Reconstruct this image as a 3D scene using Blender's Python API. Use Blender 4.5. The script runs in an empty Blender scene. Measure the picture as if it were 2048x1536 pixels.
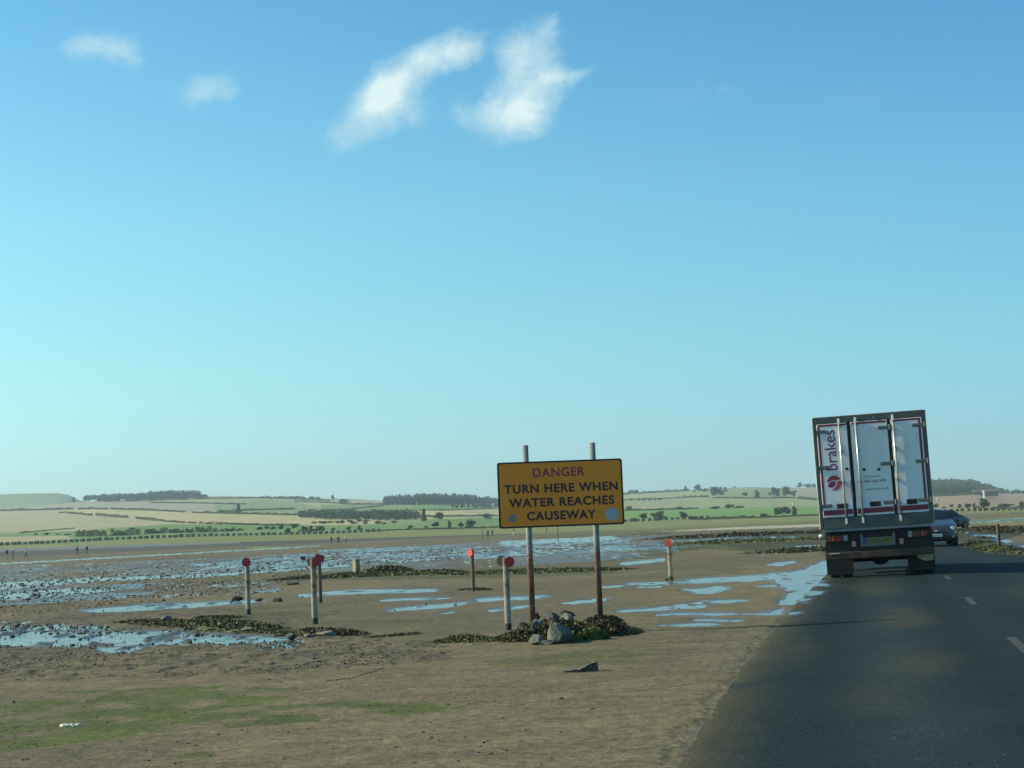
import bpy, bmesh, math, random
import numpy as np
from mathutils import Vector, Matrix, Quaternion
R = math.radians
SC = bpy.context.scene
COL = SC.collection

# ------------------------------------------------------------------ camera
F = 3400.0          # focal length in pixels of the 2048-wide photograph
CAM_H = 1.45
PITCH = math.atan(290.0 / F)
ROLL = R(2.45)
cam_d = bpy.data.cameras.new('camera')
cam_d.sensor_width = 36.0
cam_d.lens = 36.0 * F / 2048.0
cam_d.clip_start = 0.1
cam_d.clip_end = 30000
cam = bpy.data.objects.new('camera', cam_d)
COL.objects.link(cam)
CM = Matrix.Rotation(math.pi / 2 + PITCH, 3, 'X') @ Matrix.Rotation(-ROLL, 3, 'Z')
cam.matrix_world = Matrix.Translation((0, 0, CAM_H)) @ CM.to_4x4()
SC.camera = cam
CMN = np.array(CM)

# ------------------------------------------------------------------ light
SUN_AZ, SUN_EL = R(-82), R(31)          # azimuth from +Y, clockwise positive
sd = Vector((math.sin(SUN_AZ) * math.cos(SUN_EL), math.cos(SUN_AZ) * math.cos(SUN_EL), math.sin(SUN_EL)))
sun_d = bpy.data.lights.new('sun', 'SUN')
sun_d.energy = 4.4
sun_d.angle = R(0.5)
sun_d.color = (1.0, 0.87, 0.64)
sun = bpy.data.objects.new('sun', sun_d)
COL.objects.link(sun)
sun.rotation_euler = (-sd).to_track_quat('-Z', 'Y').to_euler()
SC.view_settings.view_transform = 'Standard'
SC.view_settings.look = 'None'
SC.view_settings.gamma = 1.0
SC.cycles.use_denoising = True
SC.cycles.max_bounces = 6
SC.cycles.volume_bounces = 0
SC.cycles.transparent_max_bounces = 8
EXPOSURE = 0.585
SKY_STRENGTH = 0.10
SC.view_settings.exposure = EXPOSURE


def ray(px, py):
    d = CM @ Vector(((px - 1024) / F, -(py - 768) / F, -1))
    return d


def ground(px, py, z=0.0):
    d = ray(px, py)
    t = (z - CAM_H) / d.z
    return Vector((d.x * t, d.y * t, z))


def az_slope(px, py):
    d = ray(px, py)
    return math.atan2(d.x, d.y), d.z / math.hypot(d.x, d.y)


def to_px(x, y, z):
    """project arrays of world points to photograph pixels"""
    p = np.stack([x, y, z - CAM_H], -1) @ CMN
    w = np.where(p[..., 2] < -1e-3, -p[..., 2], np.nan)
    return 1024 + F * p[..., 0] / w, 768 - F * p[..., 1] / w


# ------------------------------------------------------------------ sky
world = bpy.data.worlds.new('World')
SC.world = world
world.use_nodes = True
nt = world.node_tree
for n in list(nt.nodes):
    nt.nodes.remove(n)


class NT:
    def __init__(self, tree):
        self.t = tree

    def n(self, typ, **kw):
        nd = self.t.nodes.new(typ)
        for k, v in kw.items():
            setattr(nd, k, v)
        return nd

    def l(self, a, b):
        self.t.links.new(a, b)

    def put(self, sock, v):
        if isinstance(v, bpy.types.NodeSocket):
            self.l(v, sock)
        else:
            sock.default_value = v

    def math(self, op, a, b=0.0, c=None, clamp=False):
        nd = self.n('ShaderNodeMath', operation=op, use_clamp=clamp)
        self.put(nd.inputs[0], a)
        self.put(nd.inputs[1], b)
        if c is not None:
            self.put(nd.inputs[2], c)
        return nd.outputs[0]

    def vm(self, op, a, b=None, out=0):
        nd = self.n('ShaderNodeVectorMath', operation=op)
        self.put(nd.inputs[0], a)
        if b is not None:
            self.put(nd.inputs[1], b)
        return nd.outputs[out]

    def mix(self, f, a, b, blend='MIX'):
        nd = self.n('ShaderNodeMix', data_type='RGBA', blend_type=blend)
        self.put(nd.inputs[0], f)
        self.put(nd.inputs[6], a)
        self.put(nd.inputs[7], b)
        return nd.outputs[2]

    def noise(self, vec, scale, detail=4, rough=0.55, dist=0.0):
        nd = self.n('ShaderNodeTexNoise')
        if vec is not None:
            self.l(vec, nd.inputs['Vector'])
        nd.inputs['Scale'].default_value = scale
        nd.inputs['Detail'].default_value = detail
        nd.inputs['Roughness'].default_value = rough
        nd.inputs['Distortion'].default_value = dist
        return nd

    def ramp(self, fac, stops):
        nd = self.n('ShaderNodeValToRGB')
        el = nd.color_ramp.elements
        while len(el) < len(stops):
            el.new(0.5)
        for e, (p, c) in zip(el, stops):
            e.position = p
            e.color = c if len(c) == 4 else (*c, 1)
        self.l(fac, nd.inputs[0])
        return nd.outputs[0]

    def maprange(self, v, a, b, c=0.0, d=1.0, smooth=True):
        nd = self.n('ShaderNodeMapRange', interpolation_type='SMOOTHSTEP' if smooth else 'LINEAR')
        self.l(v, nd.inputs[0])
        for i, q in enumerate((a, b, c, d)):
            nd.inputs[i + 1].default_value = q
        return nd.outputs[0]


N = NT(nt)
wo = N.n('ShaderNodeOutputWorld')
bg = N.n('ShaderNodeBackground')
bg.inputs['Strength'].default_value = SKY_STRENGTH
N.l(bg.outputs[0], wo.inputs[0])
sky = N.n('ShaderNodeTexSky', sky_type='NISHITA')
sky.sun_disc = False
sky.sun_elevation = SUN_EL
sky.sun_rotation = SUN_AZ
sky.altitude = 0
sky.air_density = 1.0
sky.dust_density = 0.6
sky.ozone_density = 1.4
tc = N.n('ShaderNodeTexCoord')
dirv = tc.outputs['Generated']
sx = N.n('ShaderNodeSeparateXYZ')
N.l(dirv, sx.inputs[0])
# overall colour balance of the sky by height above the horizon
tint = N.ramp(sx.outputs[2], [(0.0, (0.53, 0.85, 1.15)), (0.038, (0.545, 0.88, 1.14)), (0.10, (0.605, 1.0, 1.04)), (0.187, (0.587, 1.08, 1.10)), (0.30, (0.44, 0.98, 1.11)), (1.0, (0.46, 0.92, 1.1))])
skyc = N.mix(1.0, sky.outputs[0], tint, 'MULTIPLY')
sidef = N.maprange(sx.outputs[0], -0.4, 0.4, 0.0, 1.0, smooth=False)
side = N.ramp(sidef, [(0.0, (1.22, 1.14, 1.04)), (1.0, (0.66, 0.85, 0.97))])
skyc = N.mix(1.0, skyc, side, 'MULTIPLY')
# thin broken clouds: soft lumps given as directions, frayed with noise
yy = N.math('MAXIMUM', sx.outputs[1], 0.05)
cx = N.math('DIVIDE', sx.outputs[0], yy)
cz = N.math('DIVIDE', sx.outputs[2], yy)
cmb = N.n('ShaderNodeCombineXYZ')
N.l(cx, cmb.inputs[0])
N.l(cz, cmb.inputs[1])
warp = N.noise(cmb.outputs[0], 30, 4, 0.6)
warp_big = N.noise(cmb.outputs[0], 11, 2, 0.5)
off = N.vm('MULTIPLY', N.vm('SUBTRACT', warp.outputs['Color'], (0.5, 0.5, 0.5)), (0.020, 0.020, 0))
off2 = N.vm('MULTIPLY', N.vm('SUBTRACT', warp_big.outputs['Color'], (0.5, 0.5, 0.5)), (0.018, 0.012, 0))
cp = N.vm('ADD', N.vm('ADD', cmb.outputs[0], off), off2)
BLOBS = [  # px, py, radius x, radius y, slant deg, weight
    (935, 84, 42, 34, 20, .95), (893, 96, 52, 34, 25, .95), (845, 120, 62, 38, 28, .95), (795, 148, 62, 42, 28, .95),
    (752, 172, 52, 46, 20, .9), (790, 196, 74, 60, 0, 1.0), (755, 222, 74, 58, 10, .95), (718, 262, 66, 46, 35, .55), (684, 288, 46, 28, 40, .3),
    (1050, 92, 64, 52, 0, .62), (1096, 76, 40, 44, 60, .5), (1108, 46, 16, 30, -30, .4), (1018, 112, 50, 44, 50, .6),
    (1078, 150, 62, 60, 0, .95), (1040, 200, 84, 64, 35, 1.0), (1004, 242, 74, 52, 0, 1.0), (945, 215, 64, 46, 20, .62), (1070, 226, 52, 58, 0, .72),
    (1148, 140, 44, 13, 12, .5), (1118, 150, 40, 22, 12, .6),
    (148, 100, 46, 30, 15, .62), (195, 97, 62, 32, 0, .58), (238, 104, 54, 36, -10, .44), (272, 78, 22, 40, -30, .3),
    (388, 178, 56, 40, 10, .62), (440, 160, 58, 28, 20, .38), (462, 184, 30, 26, 20, .52),
    (1340, 190, 44, 26, 0, .26), (1436, 174, 70, 28, 0, .32), (1715, 198, 84, 36, 10, .24), (1525, 228, 30, 30, 40, .1), (250, 160, 120, 50, 0, .1),
]
acc = None
for (bx_, by_, rx_, ry_, sl_, wt_) in BLOBS:
    d = ray(bx_, by_)
    c = (d.x / d.y, d.z / d.y, 0)
    q = N.vm('SUBTRACT', cp, c)
    mp = N.n('ShaderNodeMapping', vector_type='TEXTURE')
    N.l(q, mp.inputs[0])
    mp.inputs['Rotation'].default_value = (0, 0, R(sl_))
    mp.inputs['Scale'].default_value = (rx_ / F * 1.55, ry_ / F * 1.55, 1)
    ln = N.vm('LENGTH', mp.outputs[0], out=1)
    m = N.maprange(ln, 1.0, 0.0, 0.0, wt_)
    acc = m if acc is None else N.math('ADD', acc, m)
acc = N.math('MULTIPLY', acc, 0.62)
fray = N.noise(cmb.outputs[0], 34, 8, 0.68, 0.6)
fine = N.noise(cmb.outputs[0], 130, 6, 0.65)
fr = N.math('ADD', N.maprange(fray.outputs[0], 0.28, 0.72, -0.34, 0.26, smooth=False), N.maprange(fine.outputs[0], 0.3, 0.7, -0.13, 0.13, smooth=False))
edge = N.maprange(acc, 0.0, 0.30, 0.0, 1.0)
cden = N.math('ADD', acc, N.math('MULTIPLY', fr, edge))
calpha = N.math('MULTIPLY', N.maprange(cden, 0.0, 1.25, 0.0, 0.95, smooth=False), edge)
cs = 1.0 / SKY_STRENGTH / 2 ** EXPOSURE
ccol = N.ramp(N.math('ADD', N.math('MULTIPLY', fray.outputs[0], .7), N.math('MULTIPLY', acc, .35)), [(.35, (.52 * cs, .78 * cs, .84 * cs)), (.85, (.80 * cs, .96 * cs, .95 * cs))])
skyf = N.mix(calpha, skyc, ccol)
N.l(skyf, bg.inputs['Color'])

# ------------------------------------------------------------------ noise helpers (numpy)


def _hash(ix, iy, seed):
    h = (ix.astype(np.int64) * 374761393 + iy.astype(np.int64) * 668265263 + seed * 974634721) & 0x7fffffff
    h = ((h ^ (h >> 13)) * 1274126177) & 0x7fffffff
    h = (h ^ (h >> 16)) & 0xffffff
    return h / float(0xffffff)


def vnoise(x, y, seed=0):
    ix, iy = np.floor(x), np.floor(y)
    fx, fy = x - ix, y - iy
    fx = fx * fx * (3 - 2 * fx)
    fy = fy * fy * (3 - 2 * fy)
    a, b = _hash(ix, iy, seed), _hash(ix + 1, iy, seed)
    c, d = _hash(ix, iy + 1, seed), _hash(ix + 1, iy + 1, seed)
    return (a * (1 - fx) + b * fx) * (1 - fy) + (c * (1 - fx) + d * fx) * fy


def fbm(x, y, seed=0, oct=4, gain=0.5):
    s, a, t = 0.0, 1.0, 0.0
    for i in range(oct):
        s = s + a * vnoise(x * 2 ** i + 17.3 * i, y * 2 ** i - 9.1 * i, seed + i * 31)
        t += a
        a *= gain
    return s / t


def inpoly(px, py, poly):
    r = np.zeros(px.shape, bool)
    n = len(poly)
    xs = [p[0] for p in poly]
    ys = [p[1] for p in poly]
    box = (px > min(xs)) & (px < max(xs)) & (py > min(ys)) & (py < max(ys))
    if not box.any():
        return r
    qx, qy = px[box], py[box]
    q = np.zeros(qx.shape, bool)
    j = n - 1
    for i in range(n):
        xi, yi, xj, yj = xs[i], ys[i], xs[j], ys[j]
        if yi != yj:
            q ^= ((yi > qy) != (yj > qy)) & (qx < (xj - xi) * (qy - yi) / (yj - yi) + xi)
        j = i
    r[box] = q
    return r


def smooth(e0, e1, x):
    t = np.clip((x - e0) / (e1 - e0), 0, 1)
    return t * t * (3 - 2 * t)


# ------------------------------------------------------------------ materials
MATS = {}


def mat(name, color, rough=0.7, metal=0.0, var=0.12, vscale=6.0, bump=0.0, bscale=40.0, spec=0.5, coat=0.0, color2=None, thr=(0.45, 0.6), detail=5):
    if name in MATS:
        return MATS[name]
    m = bpy.data.materials.new(name)
    m.use_nodes = True
    t = NT(m.node_tree)
    b = m.node_tree.nodes['Principled BSDF']
    b.inputs['Roughness'].default_value = rough
    b.inputs['Metallic'].default_value = metal
    b.inputs['Specular IOR Level'].default_value = spec
    b.inputs['Coat Weight'].default_value = coat
    tcn = t.n('ShaderNodeTexCoord')
    nz = t.noise(tcn.outputs['Object'], vscale, detail, 0.6)
    lo = tuple(c * (1 - var) for c in color)
    hi = tuple(min(1, c * (1 + var)) for c in color)
    col = t.ramp(nz.outputs[0], [(0.3, lo), (0.7, hi)])
    if color2 is not None:
        nz2 = t.noise(tcn.outputs['Object'], vscale * 0.45, 5, 0.65)
        f = t.maprange(nz2.outputs[0], thr[0], thr[1])
        col = t.mix(f, col, (*color2, 1))
    t.l(col, b.inputs['Base Color'])
    if bump > 0:
        bn = t.n('ShaderNodeBump')
        bn.inputs['Strength'].default_value = bump
        bn.inputs['Distance'].default_value = 0.02
        nb = t.noise(tcn.outputs['Object'], bscale, 4, 0.6)
        t.l(nb.outputs[0], bn.inputs['Height'])
        t.l(bn.outputs[0], b.inputs['Normal'])
    MATS[name] = m
    return m


# ------------------------------------------------------------------ mesh helpers
class MB:
    def __init__(self):
        self.bm = bmesh.new()

    def _xf(self, vs, M):
        for v in vs:
            v.co = M @ v.co

    def box(self, c, s, rot=None, bevel=0.0, seg=2):
        r = bmesh.ops.create_cube(self.bm, size=1.0)
        vs = r['verts']
        for v in vs:
            v.co = Vector((v.co.x * s[0], v.co.y * s[1], v.co.z * s[2]))
        if bevel > 0:
            es = list({e for v in vs for e in v.link_edges})
            rr = bmesh.ops.bevel(self.bm, geom=es, offset=bevel, segments=seg, affect='EDGES', profile=0.5)
            vs = list({v for f in rr['faces'] for v in f.verts} | {v for v in vs if v.is_valid})
        M = Matrix.Translation(c)
        if rot is not None:
            M = M @ rot.to_4x4()
        self._xf(vs, M)
        return self

    def cyl(self, p0, p1, r0, r1=None, seg=16, cap=True):
        p0, p1 = Vector(p0), Vector(p1)
        r1 = r0 if r1 is None else r1
        d = p1 - p0
        q = d.to_track_quat('Z', 'Y')
        a, b = [], []
        for i in range(seg):
            t = 2 * math.pi * i / seg
            o = q @ Vector((math.cos(t), math.sin(t), 0))
            a.append(self.bm.verts.new(p0 + o * r0))
            b.append(self.bm.verts.new(p1 + o * r1))
        for i in range(seg):
            j = (i + 1) % seg
            self.bm.faces.new((a[i], a[j], b[j], b[i]))
        if cap:
            self.bm.faces.new(a[::-1])
            self.bm.faces.new(b)
        return self

    def tube(self, pts, r, seg=8):
        rs = r if isinstance(r, (list, tuple)) else [r] * len(pts)
        rings = []
        for k, p in enumerate(pts):
            p = Vector(p)
            a = Vector(pts[max(k - 1, 0)])
            b = Vector(pts[min(k + 1, len(pts) - 1)])
            q = (b - a).to_track_quat('Z', 'Y')
            rings.append([self.bm.verts.new(p + q @ Vector((math.cos(2 * math.pi * i / seg), math.sin(2 * math.pi * i / seg), 0)) * rs[k]) for i in range(seg)])
        for k in range(len(rings) - 1):
            for i in range(seg):
                j = (i + 1) % seg
                self.bm.faces.new((rings[k][i], rings[k][j], rings[k + 1][j], rings[k + 1][i]))
        self.bm.faces.new(rings[0][::-1])
        self.bm.faces.new(rings[-1])
        return self

    def prism(self, poly, d0, d1, M=None):
        """poly in local xz, extruded along y from d0 to d1"""
        a = [self.bm.verts.new((p[0], d0, p[1])) for p in poly]
        b = [self.bm.verts.new((p[0], d1, p[1])) for p in poly]
        n = len(poly)
        self.bm.faces.new(a)
        self.bm.faces.new(b[::-1])
        for i in range(n):
            j = (i + 1) % n
            self.bm.faces.new((a[j], a[i], b[i], b[j]))
        if M is not None:
            self._xf(a + b, M)
        return self

    def ico(self, c, s, sub=1, rng=None, jit=0.0, rot=None):
        r = bmesh.ops.create_icosphere(self.bm, subdivisions=sub, radius=1.0)
        for v in r['verts']:
            k = 1 + (rng.uniform(-jit, jit) if rng else 0)
            p = Vector((v.co.x * s[0], v.co.y * s[1], v.co.z * s[2])) * k
            if rot is not None:
                p = rot @ p
            v.co = p + Vector(c)
        return self

    def build(self, name, m, parent=None, smooth_=False, loc=None):
        bmesh.ops.recalc_face_normals(self.bm, faces=self.bm.faces)
        me = bpy.data.meshes.new(name)
        self.bm.to_mesh(me)
        self.bm.free()
        if m is not None:
            for q in (m if isinstance(m, (list, tuple)) else [m]):
                me.materials.append(q)
        if smooth_:
            me.polygons.foreach_set('use_smooth', [True] * len(me.polygons))
        o = bpy.data.objects.new(name, me)
        COL.objects.link(o)
        if parent is not None:
            o.parent = parent
        if loc is not None:
            o.location = loc
        return o


def np_mesh(name, verts, faces, m, parent=None, smooth_=False):
    me = bpy.data.meshes.new(name)
    verts = np.asarray(verts, np.float32)
    faces = np.asarray(faces, np.int32)
    k = faces.shape[1]
    me.vertices.add(len(verts))
    me.vertices.foreach_set('co', verts.ravel())
    me.loops.add(faces.size)
    me.loops.foreach_set('vertex_index', faces.ravel())
    me.polygons.add(len(faces))
    me.polygons.foreach_set('loop_start', np.arange(0, faces.size, k, dtype=np.int32))
    me.polygons.foreach_set('loop_total', np.full(len(faces), k, np.int32))
    if smooth_:
        me.polygons.foreach_set('use_smooth', np.ones(len(faces), bool))
    me.update(calc_edges=True)
    if m is not None:
        me.materials.append(m)
    o = bpy.data.objects.new(name, me)
    COL.objects.link(o)
    if parent is not None:
        o.parent = parent
    return o


def set_attr(o, name, arr):
    me = o.data
    if arr.ndim == 1:
        a = me.attributes.new(name, 'FLOAT', 'POINT')
        a.data.foreach_set('value', arr.astype(np.float32))
    else:
        a = me.attributes.new(name, 'FLOAT_COLOR', 'POINT')
        c = np.ones((len(arr), 4), np.float32)
        c[:, :3] = arr
        a.data.foreach_set('color', c.ravel())


def tag(o, label=None, cat=None, group=None, kind=None):
    if label:
        o['label'] = label
    if cat:
        o['category'] = cat
    if group:
        o['group'] = group
    if kind:
        o['kind'] = kind
    return o


def empty(name, loc=(0, 0, 0), rz=0.0, label=None, cat=None, group=None):
    o = bpy.data.objects.new(name, None)
    COL.objects.link(o)
    o.location = loc
    o.rotation_euler = (0, 0, rz)
    o.empty_display_size = 0.1
    return tag(o, label, cat, group)


def copy_tree(o, parent=None):
    c = o.copy()
    COL.objects.link(c)
    if parent is not None:
        c.parent = parent
    for ch in list(o.children):
        copy_tree(ch, c)
    return c


def text_mesh(body, name, m, parent, width, height, center, depth=0.003, rot=None, weight=0.0, spacing=1.0):
    """letters as a thin solid facing -Y, fitted to width x height"""
    cu = bpy.data.curves.new('letters', 'FONT')
    cu.body = body
    cu.align_x = 'CENTER'
    cu.align_y = 'CENTER'
    cu.offset = weight
    cu.space_character = spacing
    cu.extrude = 0.5
    cu.resolution_u = 4
    to = bpy.data.objects.new('letters', cu)
    COL.objects.link(to)
    bpy.context.view_layer.update()
    me = bpy.data.meshes.new_from_object(to.evaluated_get(bpy.context.evaluated_depsgraph_get()))
    bpy.data.objects.remove(to)
    n = len(me.vertices)
    co = np.empty(n * 3, np.float32)
    me.vertices.foreach_get('co', co)
    co = co.reshape(-1, 3)
    mn, mx = co.min(0), co.max(0)
    u = (co[:, 0] - (mn[0] + mx[0]) / 2) / (mx[0] - mn[0]) * width
    v = (co[:, 1] - (mn[1] + mx[1]) / 2) / (mx[1] - mn[1]) * height
    w = (co[:, 2] - mn[2]) / max(mx[2] - mn[2], 1e-6)
    out = np.stack([u, -w * depth, v], -1)
    if rot is not None:
        out = out @ np.array(rot.to_3x3()).T
    out += np.array(center)
    me.vertices.foreach_set('co', out.astype(np.float32).ravel())
    me.update()
    me.name = name
    me.materials.clear()
    me.materials.append(m)
    o = bpy.data.objects.new(name, me)
    COL.objects.link(o)
    o.parent = parent
    return o


# ================================================================== SETTING
# ---- road plan (edges as measured on the ground)
RL = [(0.2 - 1.6, -30), (0.2 - 1.0, -8), (0.25, 6.5), (0.90, 10.3), (2.34, 17.8), (5.26, 31.7), (8.1, 44.7), (9.5, 51), (12.1, 68), (16.6, 90), (23.0, 112), (32.5, 130), (48, 146), (74, 160), (110, 174), (170, 195), (260, 230)]
WID = 5.75


def catmull(P, n=12):
    out = []
    P = [Vector((p[0], p[1], 0)) for p in P]
    for i in range(len(P) - 1):
        p0, p1, p2, p3 = P[max(i - 1, 0)], P[i], P[i + 1], P[min(i + 2, len(P) - 1)]
        for k in range(n):
            t = k / n
            out.append(0.5 * ((2 * p1) + (p2 - p0) * t + (2 * p0 - 5 * p1 + 4 * p2 - p3) * t * t + (3 * p1 - p0 - 3 * p2 + p3) * t ** 3))
    out.append(P[-1])
    return out


EDGE = catmull(RL)
TAN = [(EDGE[min(i + 1, len(EDGE) - 1)] - EDGE[max(i - 1, 0)]).normalized() for i in range(len(EDGE))]
NRM = [Vector((t.y, -t.x, 0)) for t in TAN]
EX = np.array([(e.x, e.y) for e in EDGE])
ENX = np.array([(n.x, n.y) for n in NRM])


def road_off(x, y):
    """signed distance to the right of the left road edge (arrays)"""
    best = np.full(x.shape, 1e9)
    val = np.full(x.shape, -1e3)
    for i in range(0, len(EX), 2):
        dx, dy = x - EX[i, 0], y - EX[i, 1]
        d2 = dx * dx + dy * dy
        s = dx * ENX[i, 0] + dy * ENX[i, 1]
        k = d2 < best
        best = np.where(k, d2, best)
        val = np.where(k, s, val)
    return val, np.sqrt(best)


def road_z(o):
    return 0.067 - 0.022 * abs(o - WID / 2)


WL = -0.005     # level of the standing water

# ---- the mud flat: one sheet, finer where it is near
hor = lambda px: 1102.0 - 0.0428 * px
v_rows = np.concatenate([np.linspace(6.8, 60, 90), np.linspace(60.8, 540, 500)])
rr = CAM_H * F / v_rows
rr = np.concatenate([[1400, 1000, 850], rr, [8.6, 8.0, 7.0, 5.5, 3.5, 1.5]])
az_fine = np.linspace(R(-20), R(22), 1240)
az_all = np.concatenate([np.linspace(R(-180), R(-21), 60), az_fine, np.linspace(R(23), R(180), 60)])
AZ, RR = np.meshgrid(az_all, rr)
GX, GY = np.sin(AZ) * RR, np.cos(AZ) * RR
PX, PY = to_px(GX, GY, np.zeros_like(GX))
PX = np.nan_to_num(PX, nan=-9e3)
PY = np.nan_to_num(PY, nan=-9e3)
behind = (GY < 1)
PX[behind] = -9e3
V = np.clip(CAM_H * F / RR, 0, 600)     # pixels below the horizon

# wander the outlines a little
wob = np.clip(V / 140, 0.06, 1.4)
QX = PX + (fbm(GX * 1.3, GY * 0.9, 5, 4) - .5) * 60 * np.clip(V / 200, .3, 1)
QY = PY + (fbm(GX * 1.1, GY * 0.8, 9, 4) - .5) * 7 * wob + (fbm(GX * 5, GY * 3, 19, 2) - .5) * 2.5 * wob

wet = np.zeros_like(GX)                 # share of standing water
nA = fbm(GX * 0.9, GY * 0.30, 3, 4, 0.6)
nB = fbm(GX * 3.4, GY * 0.55, 13, 3, 0.6)
nL = fbm(GX * 0.05, GY * 0.03, 23, 3)
NZ = 0.42 * nA + 0.58 * nB
NZ = (NZ - NZ.mean()) / NZ.std() * 0.21 + 0.5

WET = [  # polygon, water share
    ([(-300, 1136), (200, 1126), (500, 1112), (1000, 1082), (1330, 1068), (1360, 1104), (1210, 1122), (900, 1138), (450, 1146), (100, 1160), (-300, 1186)], .17),
    ([(380, 1128), (640, 1106), (1000, 1093), (1240, 1078), (1300, 1100), (1000, 1115), (660, 1134), (400, 1142)], .36),
    ([(1000, 1082), (1230, 1072), (1240, 1080), (1000, 1092)], .62),
    ([(640, 1100), (900, 1090), (900, 1096), (640, 1108)], .42),
    ([(-300, 1196), (0, 1178), (300, 1165), (560, 1162), (560, 1184), (300, 1196), (0, 1212), (-300, 1230)], .2),
    ([(-300, 1104), (0, 1096), (250, 1090), (480, 1083), (480, 1087), (200, 1096), (0, 1104), (-300, 1115)], .4),
    ([(-300, 1143), (0, 1126), (640, 1091), (640, 1093), (0, 1129), (-300, 1147)], .6),
    ([(-200, 1240), (120, 1236), (600, 1262), (600, 1300), (300, 1312), (-200, 1310)], .12),
    ([(1900, 1049), (1960, 1040), (2060, 1034), (2200, 1026), (2200, 1033), (2060, 1041), (1960, 1047), (1920, 1050)], .3),
    ([(1270, 1090), (1400, 1086), (1400, 1094), (1270, 1098)], .3),
    ([(1320, 1082), (1470, 1074), (1600, 1072), (1600, 1078), (1420, 1086)], .25),
]
for poly, w in WET:
    k = inpoly(QX, QY, poly)
    wet[k] = np.maximum(wet[k], w)
POOLS = [
    [(-200, 1256), (60, 1264), (220, 1266), (330, 1262), (430, 1270), (560, 1276), (590, 1281), (450, 1287), (300, 1291), (150, 1294), (-200, 1294)],
    [(-200, 1250), (90, 1252), (230, 1256), (230, 1260), (60, 1262), (-200, 1260)],
    [(180, 1296), (260, 1293), (285, 1299), (250, 1307), (205, 1304)],
    [(130, 1222), (300, 1210), (480, 1201), (560, 1199), (470, 1209), (300, 1220), (190, 1224)],
    [(-200, 1182), (0, 1165), (190, 1156), (430, 1147), (700, 1128), (704, 1132), (440, 1152), (200, 1163), (0, 1180), (-200, 1200)],
    [(-200, 1200), (0, 1186), (130, 1178), (260, 1176), (200, 1184), (60, 1196), (-200, 1214)],
    [(590, 1189), (720, 1179), (880, 1178), (880, 1182), (740, 1187), (600, 1194)],
    [(760, 1200), (900, 1193), (904, 1196), (770, 1203)],
    [(768, 1219), (860, 1209), (945, 1203), (940, 1208), (860, 1217), (775, 1221)],
    [(850, 1226), (905, 1222), (900, 1225), (852, 1228)],
    [(930, 1198), (1080, 1190), (1110, 1194), (1060, 1200), (960, 1203)],
    [(960, 1220), (1050, 1212), (1050, 1217), (970, 1223)],
    [(1090, 1205), (1190, 1197), (1225, 1198), (1150, 1206)],
    [(1130, 1190), (1190, 1188), (1190, 1190), (1130, 1193)],
    [(1218, 1222), (1290, 1216), (1372, 1208), (1398, 1202), (1420, 1198), (1508, 1198), (1514, 1202), (1445, 1209), (1345, 1219), (1255, 1225)],
    [(1300, 1229), (1380, 1226), (1550, 1226), (1562, 1218), (1580, 1214), (1570, 1229), (1400, 1230)],
    [(1288, 1252), (1400, 1246), (1442, 1245), (1422, 1249), (1320, 1253)],
    [(1380, 1238), (1480, 1238), (1500, 1240), (1470, 1243), (1400, 1241)],
    [(1346, 1179), (1440, 1173), (1466, 1176), (1434, 1185), (1385, 1190), (1390, 1183)],
    [(1238, 1167), (1340, 1161), (1470, 1154), (1590, 1144), (1665, 1132), (1665, 1147), (1500, 1162), (1340, 1168), (1250, 1171)],
    [(1548, 1160), (1600, 1146), (1664, 1112), (1672, 1150), (1640, 1170), (1592, 1208), (1560, 1210), (1578, 1182), (1556, 1172)],
    [(1200, 1172), (1250, 1170), (1245, 1173), (1200, 1175)],
    [(1265, 1173), (1330, 1171), (1330, 1174), (1265, 1176)],
    [(1505, 1172), (1550, 1171), (1550, 1174), (1505, 1175)],
    [(1520, 1129), (1590, 1120), (1595, 1124), (1560, 1133)],
    [(1515, 1110), (1535, 1108), (1535, 1111), (1515, 1113)],
    [(1590, 1092), (1640, 1090), (1640, 1094), (1590, 1096)],
    [(1240, 1125), (1330, 1116), (1330, 1122), (1240, 1132)],
    # right of the road
    [(1935, 1071), (1985, 1069), (2000, 1073), (1990, 1079), (1965, 1080)],
    [(1985, 1082), (2025, 1079), (2015, 1090), (1995, 1089)],
    [(2020, 1092), (2120, 1086), (2160, 1100), (2060, 1108), (2034, 1104)],
]
pool = np.zeros_like(GX, bool)
for poly in POOLS:
    pool |= inpoly(QX, QY, poly)
ROFF, RDIST = road_off(GX, GY)
on_left = ROFF < 0

und = (fbm(GX * 0.35, GY * 0.25, 41, 4) - .5) * 0.014
tiny = (fbm(GX * 3.0, GY * 2.2, 47, 4, .6) - .5) * 0.008 * smooth(300, 20, RR)
lump_zone = inpoly(QX, QY, [(-300, 1205), (520, 1205), (620, 1262), (900, 1285), (900, 1320), (400, 1360), (-300, 1370)]).astype(float)
lumpn = fbm(GX * 6, GY * 2.6, 53, 3, .5)
lump = np.clip(lumpn - .58, 0, 1) * 0.10 * lump_zone
H = 0.005 + und + tiny + lump
hw = WL + np.clip((NZ - wet) * 0.11, -0.03, 0.04)
H = np.where(wet > 0.02, np.minimum(H, hw), H)
H = np.maximum(H, np.where(wet > 0.02, -1, WL + 0.004))
isl = fbm(GX * 3.0, GY * 1.3, 59, 3, .5)


def box_blur(a, k, axis):
    p = [(0, 0), (0, 0)]
    p[axis] = (k + 1, k)
    cs_ = np.cumsum(np.pad(a, p, mode='edge'), axis=axis)
    n_ = a.shape[axis]
    hi = np.take(cs_, np.arange(2 * k + 1, 2 * k + 1 + n_), axis=axis)
    lo = np.take(cs_, np.arange(0, n_), axis=axis)
    return (hi - lo) / (2 * k + 1)


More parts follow.
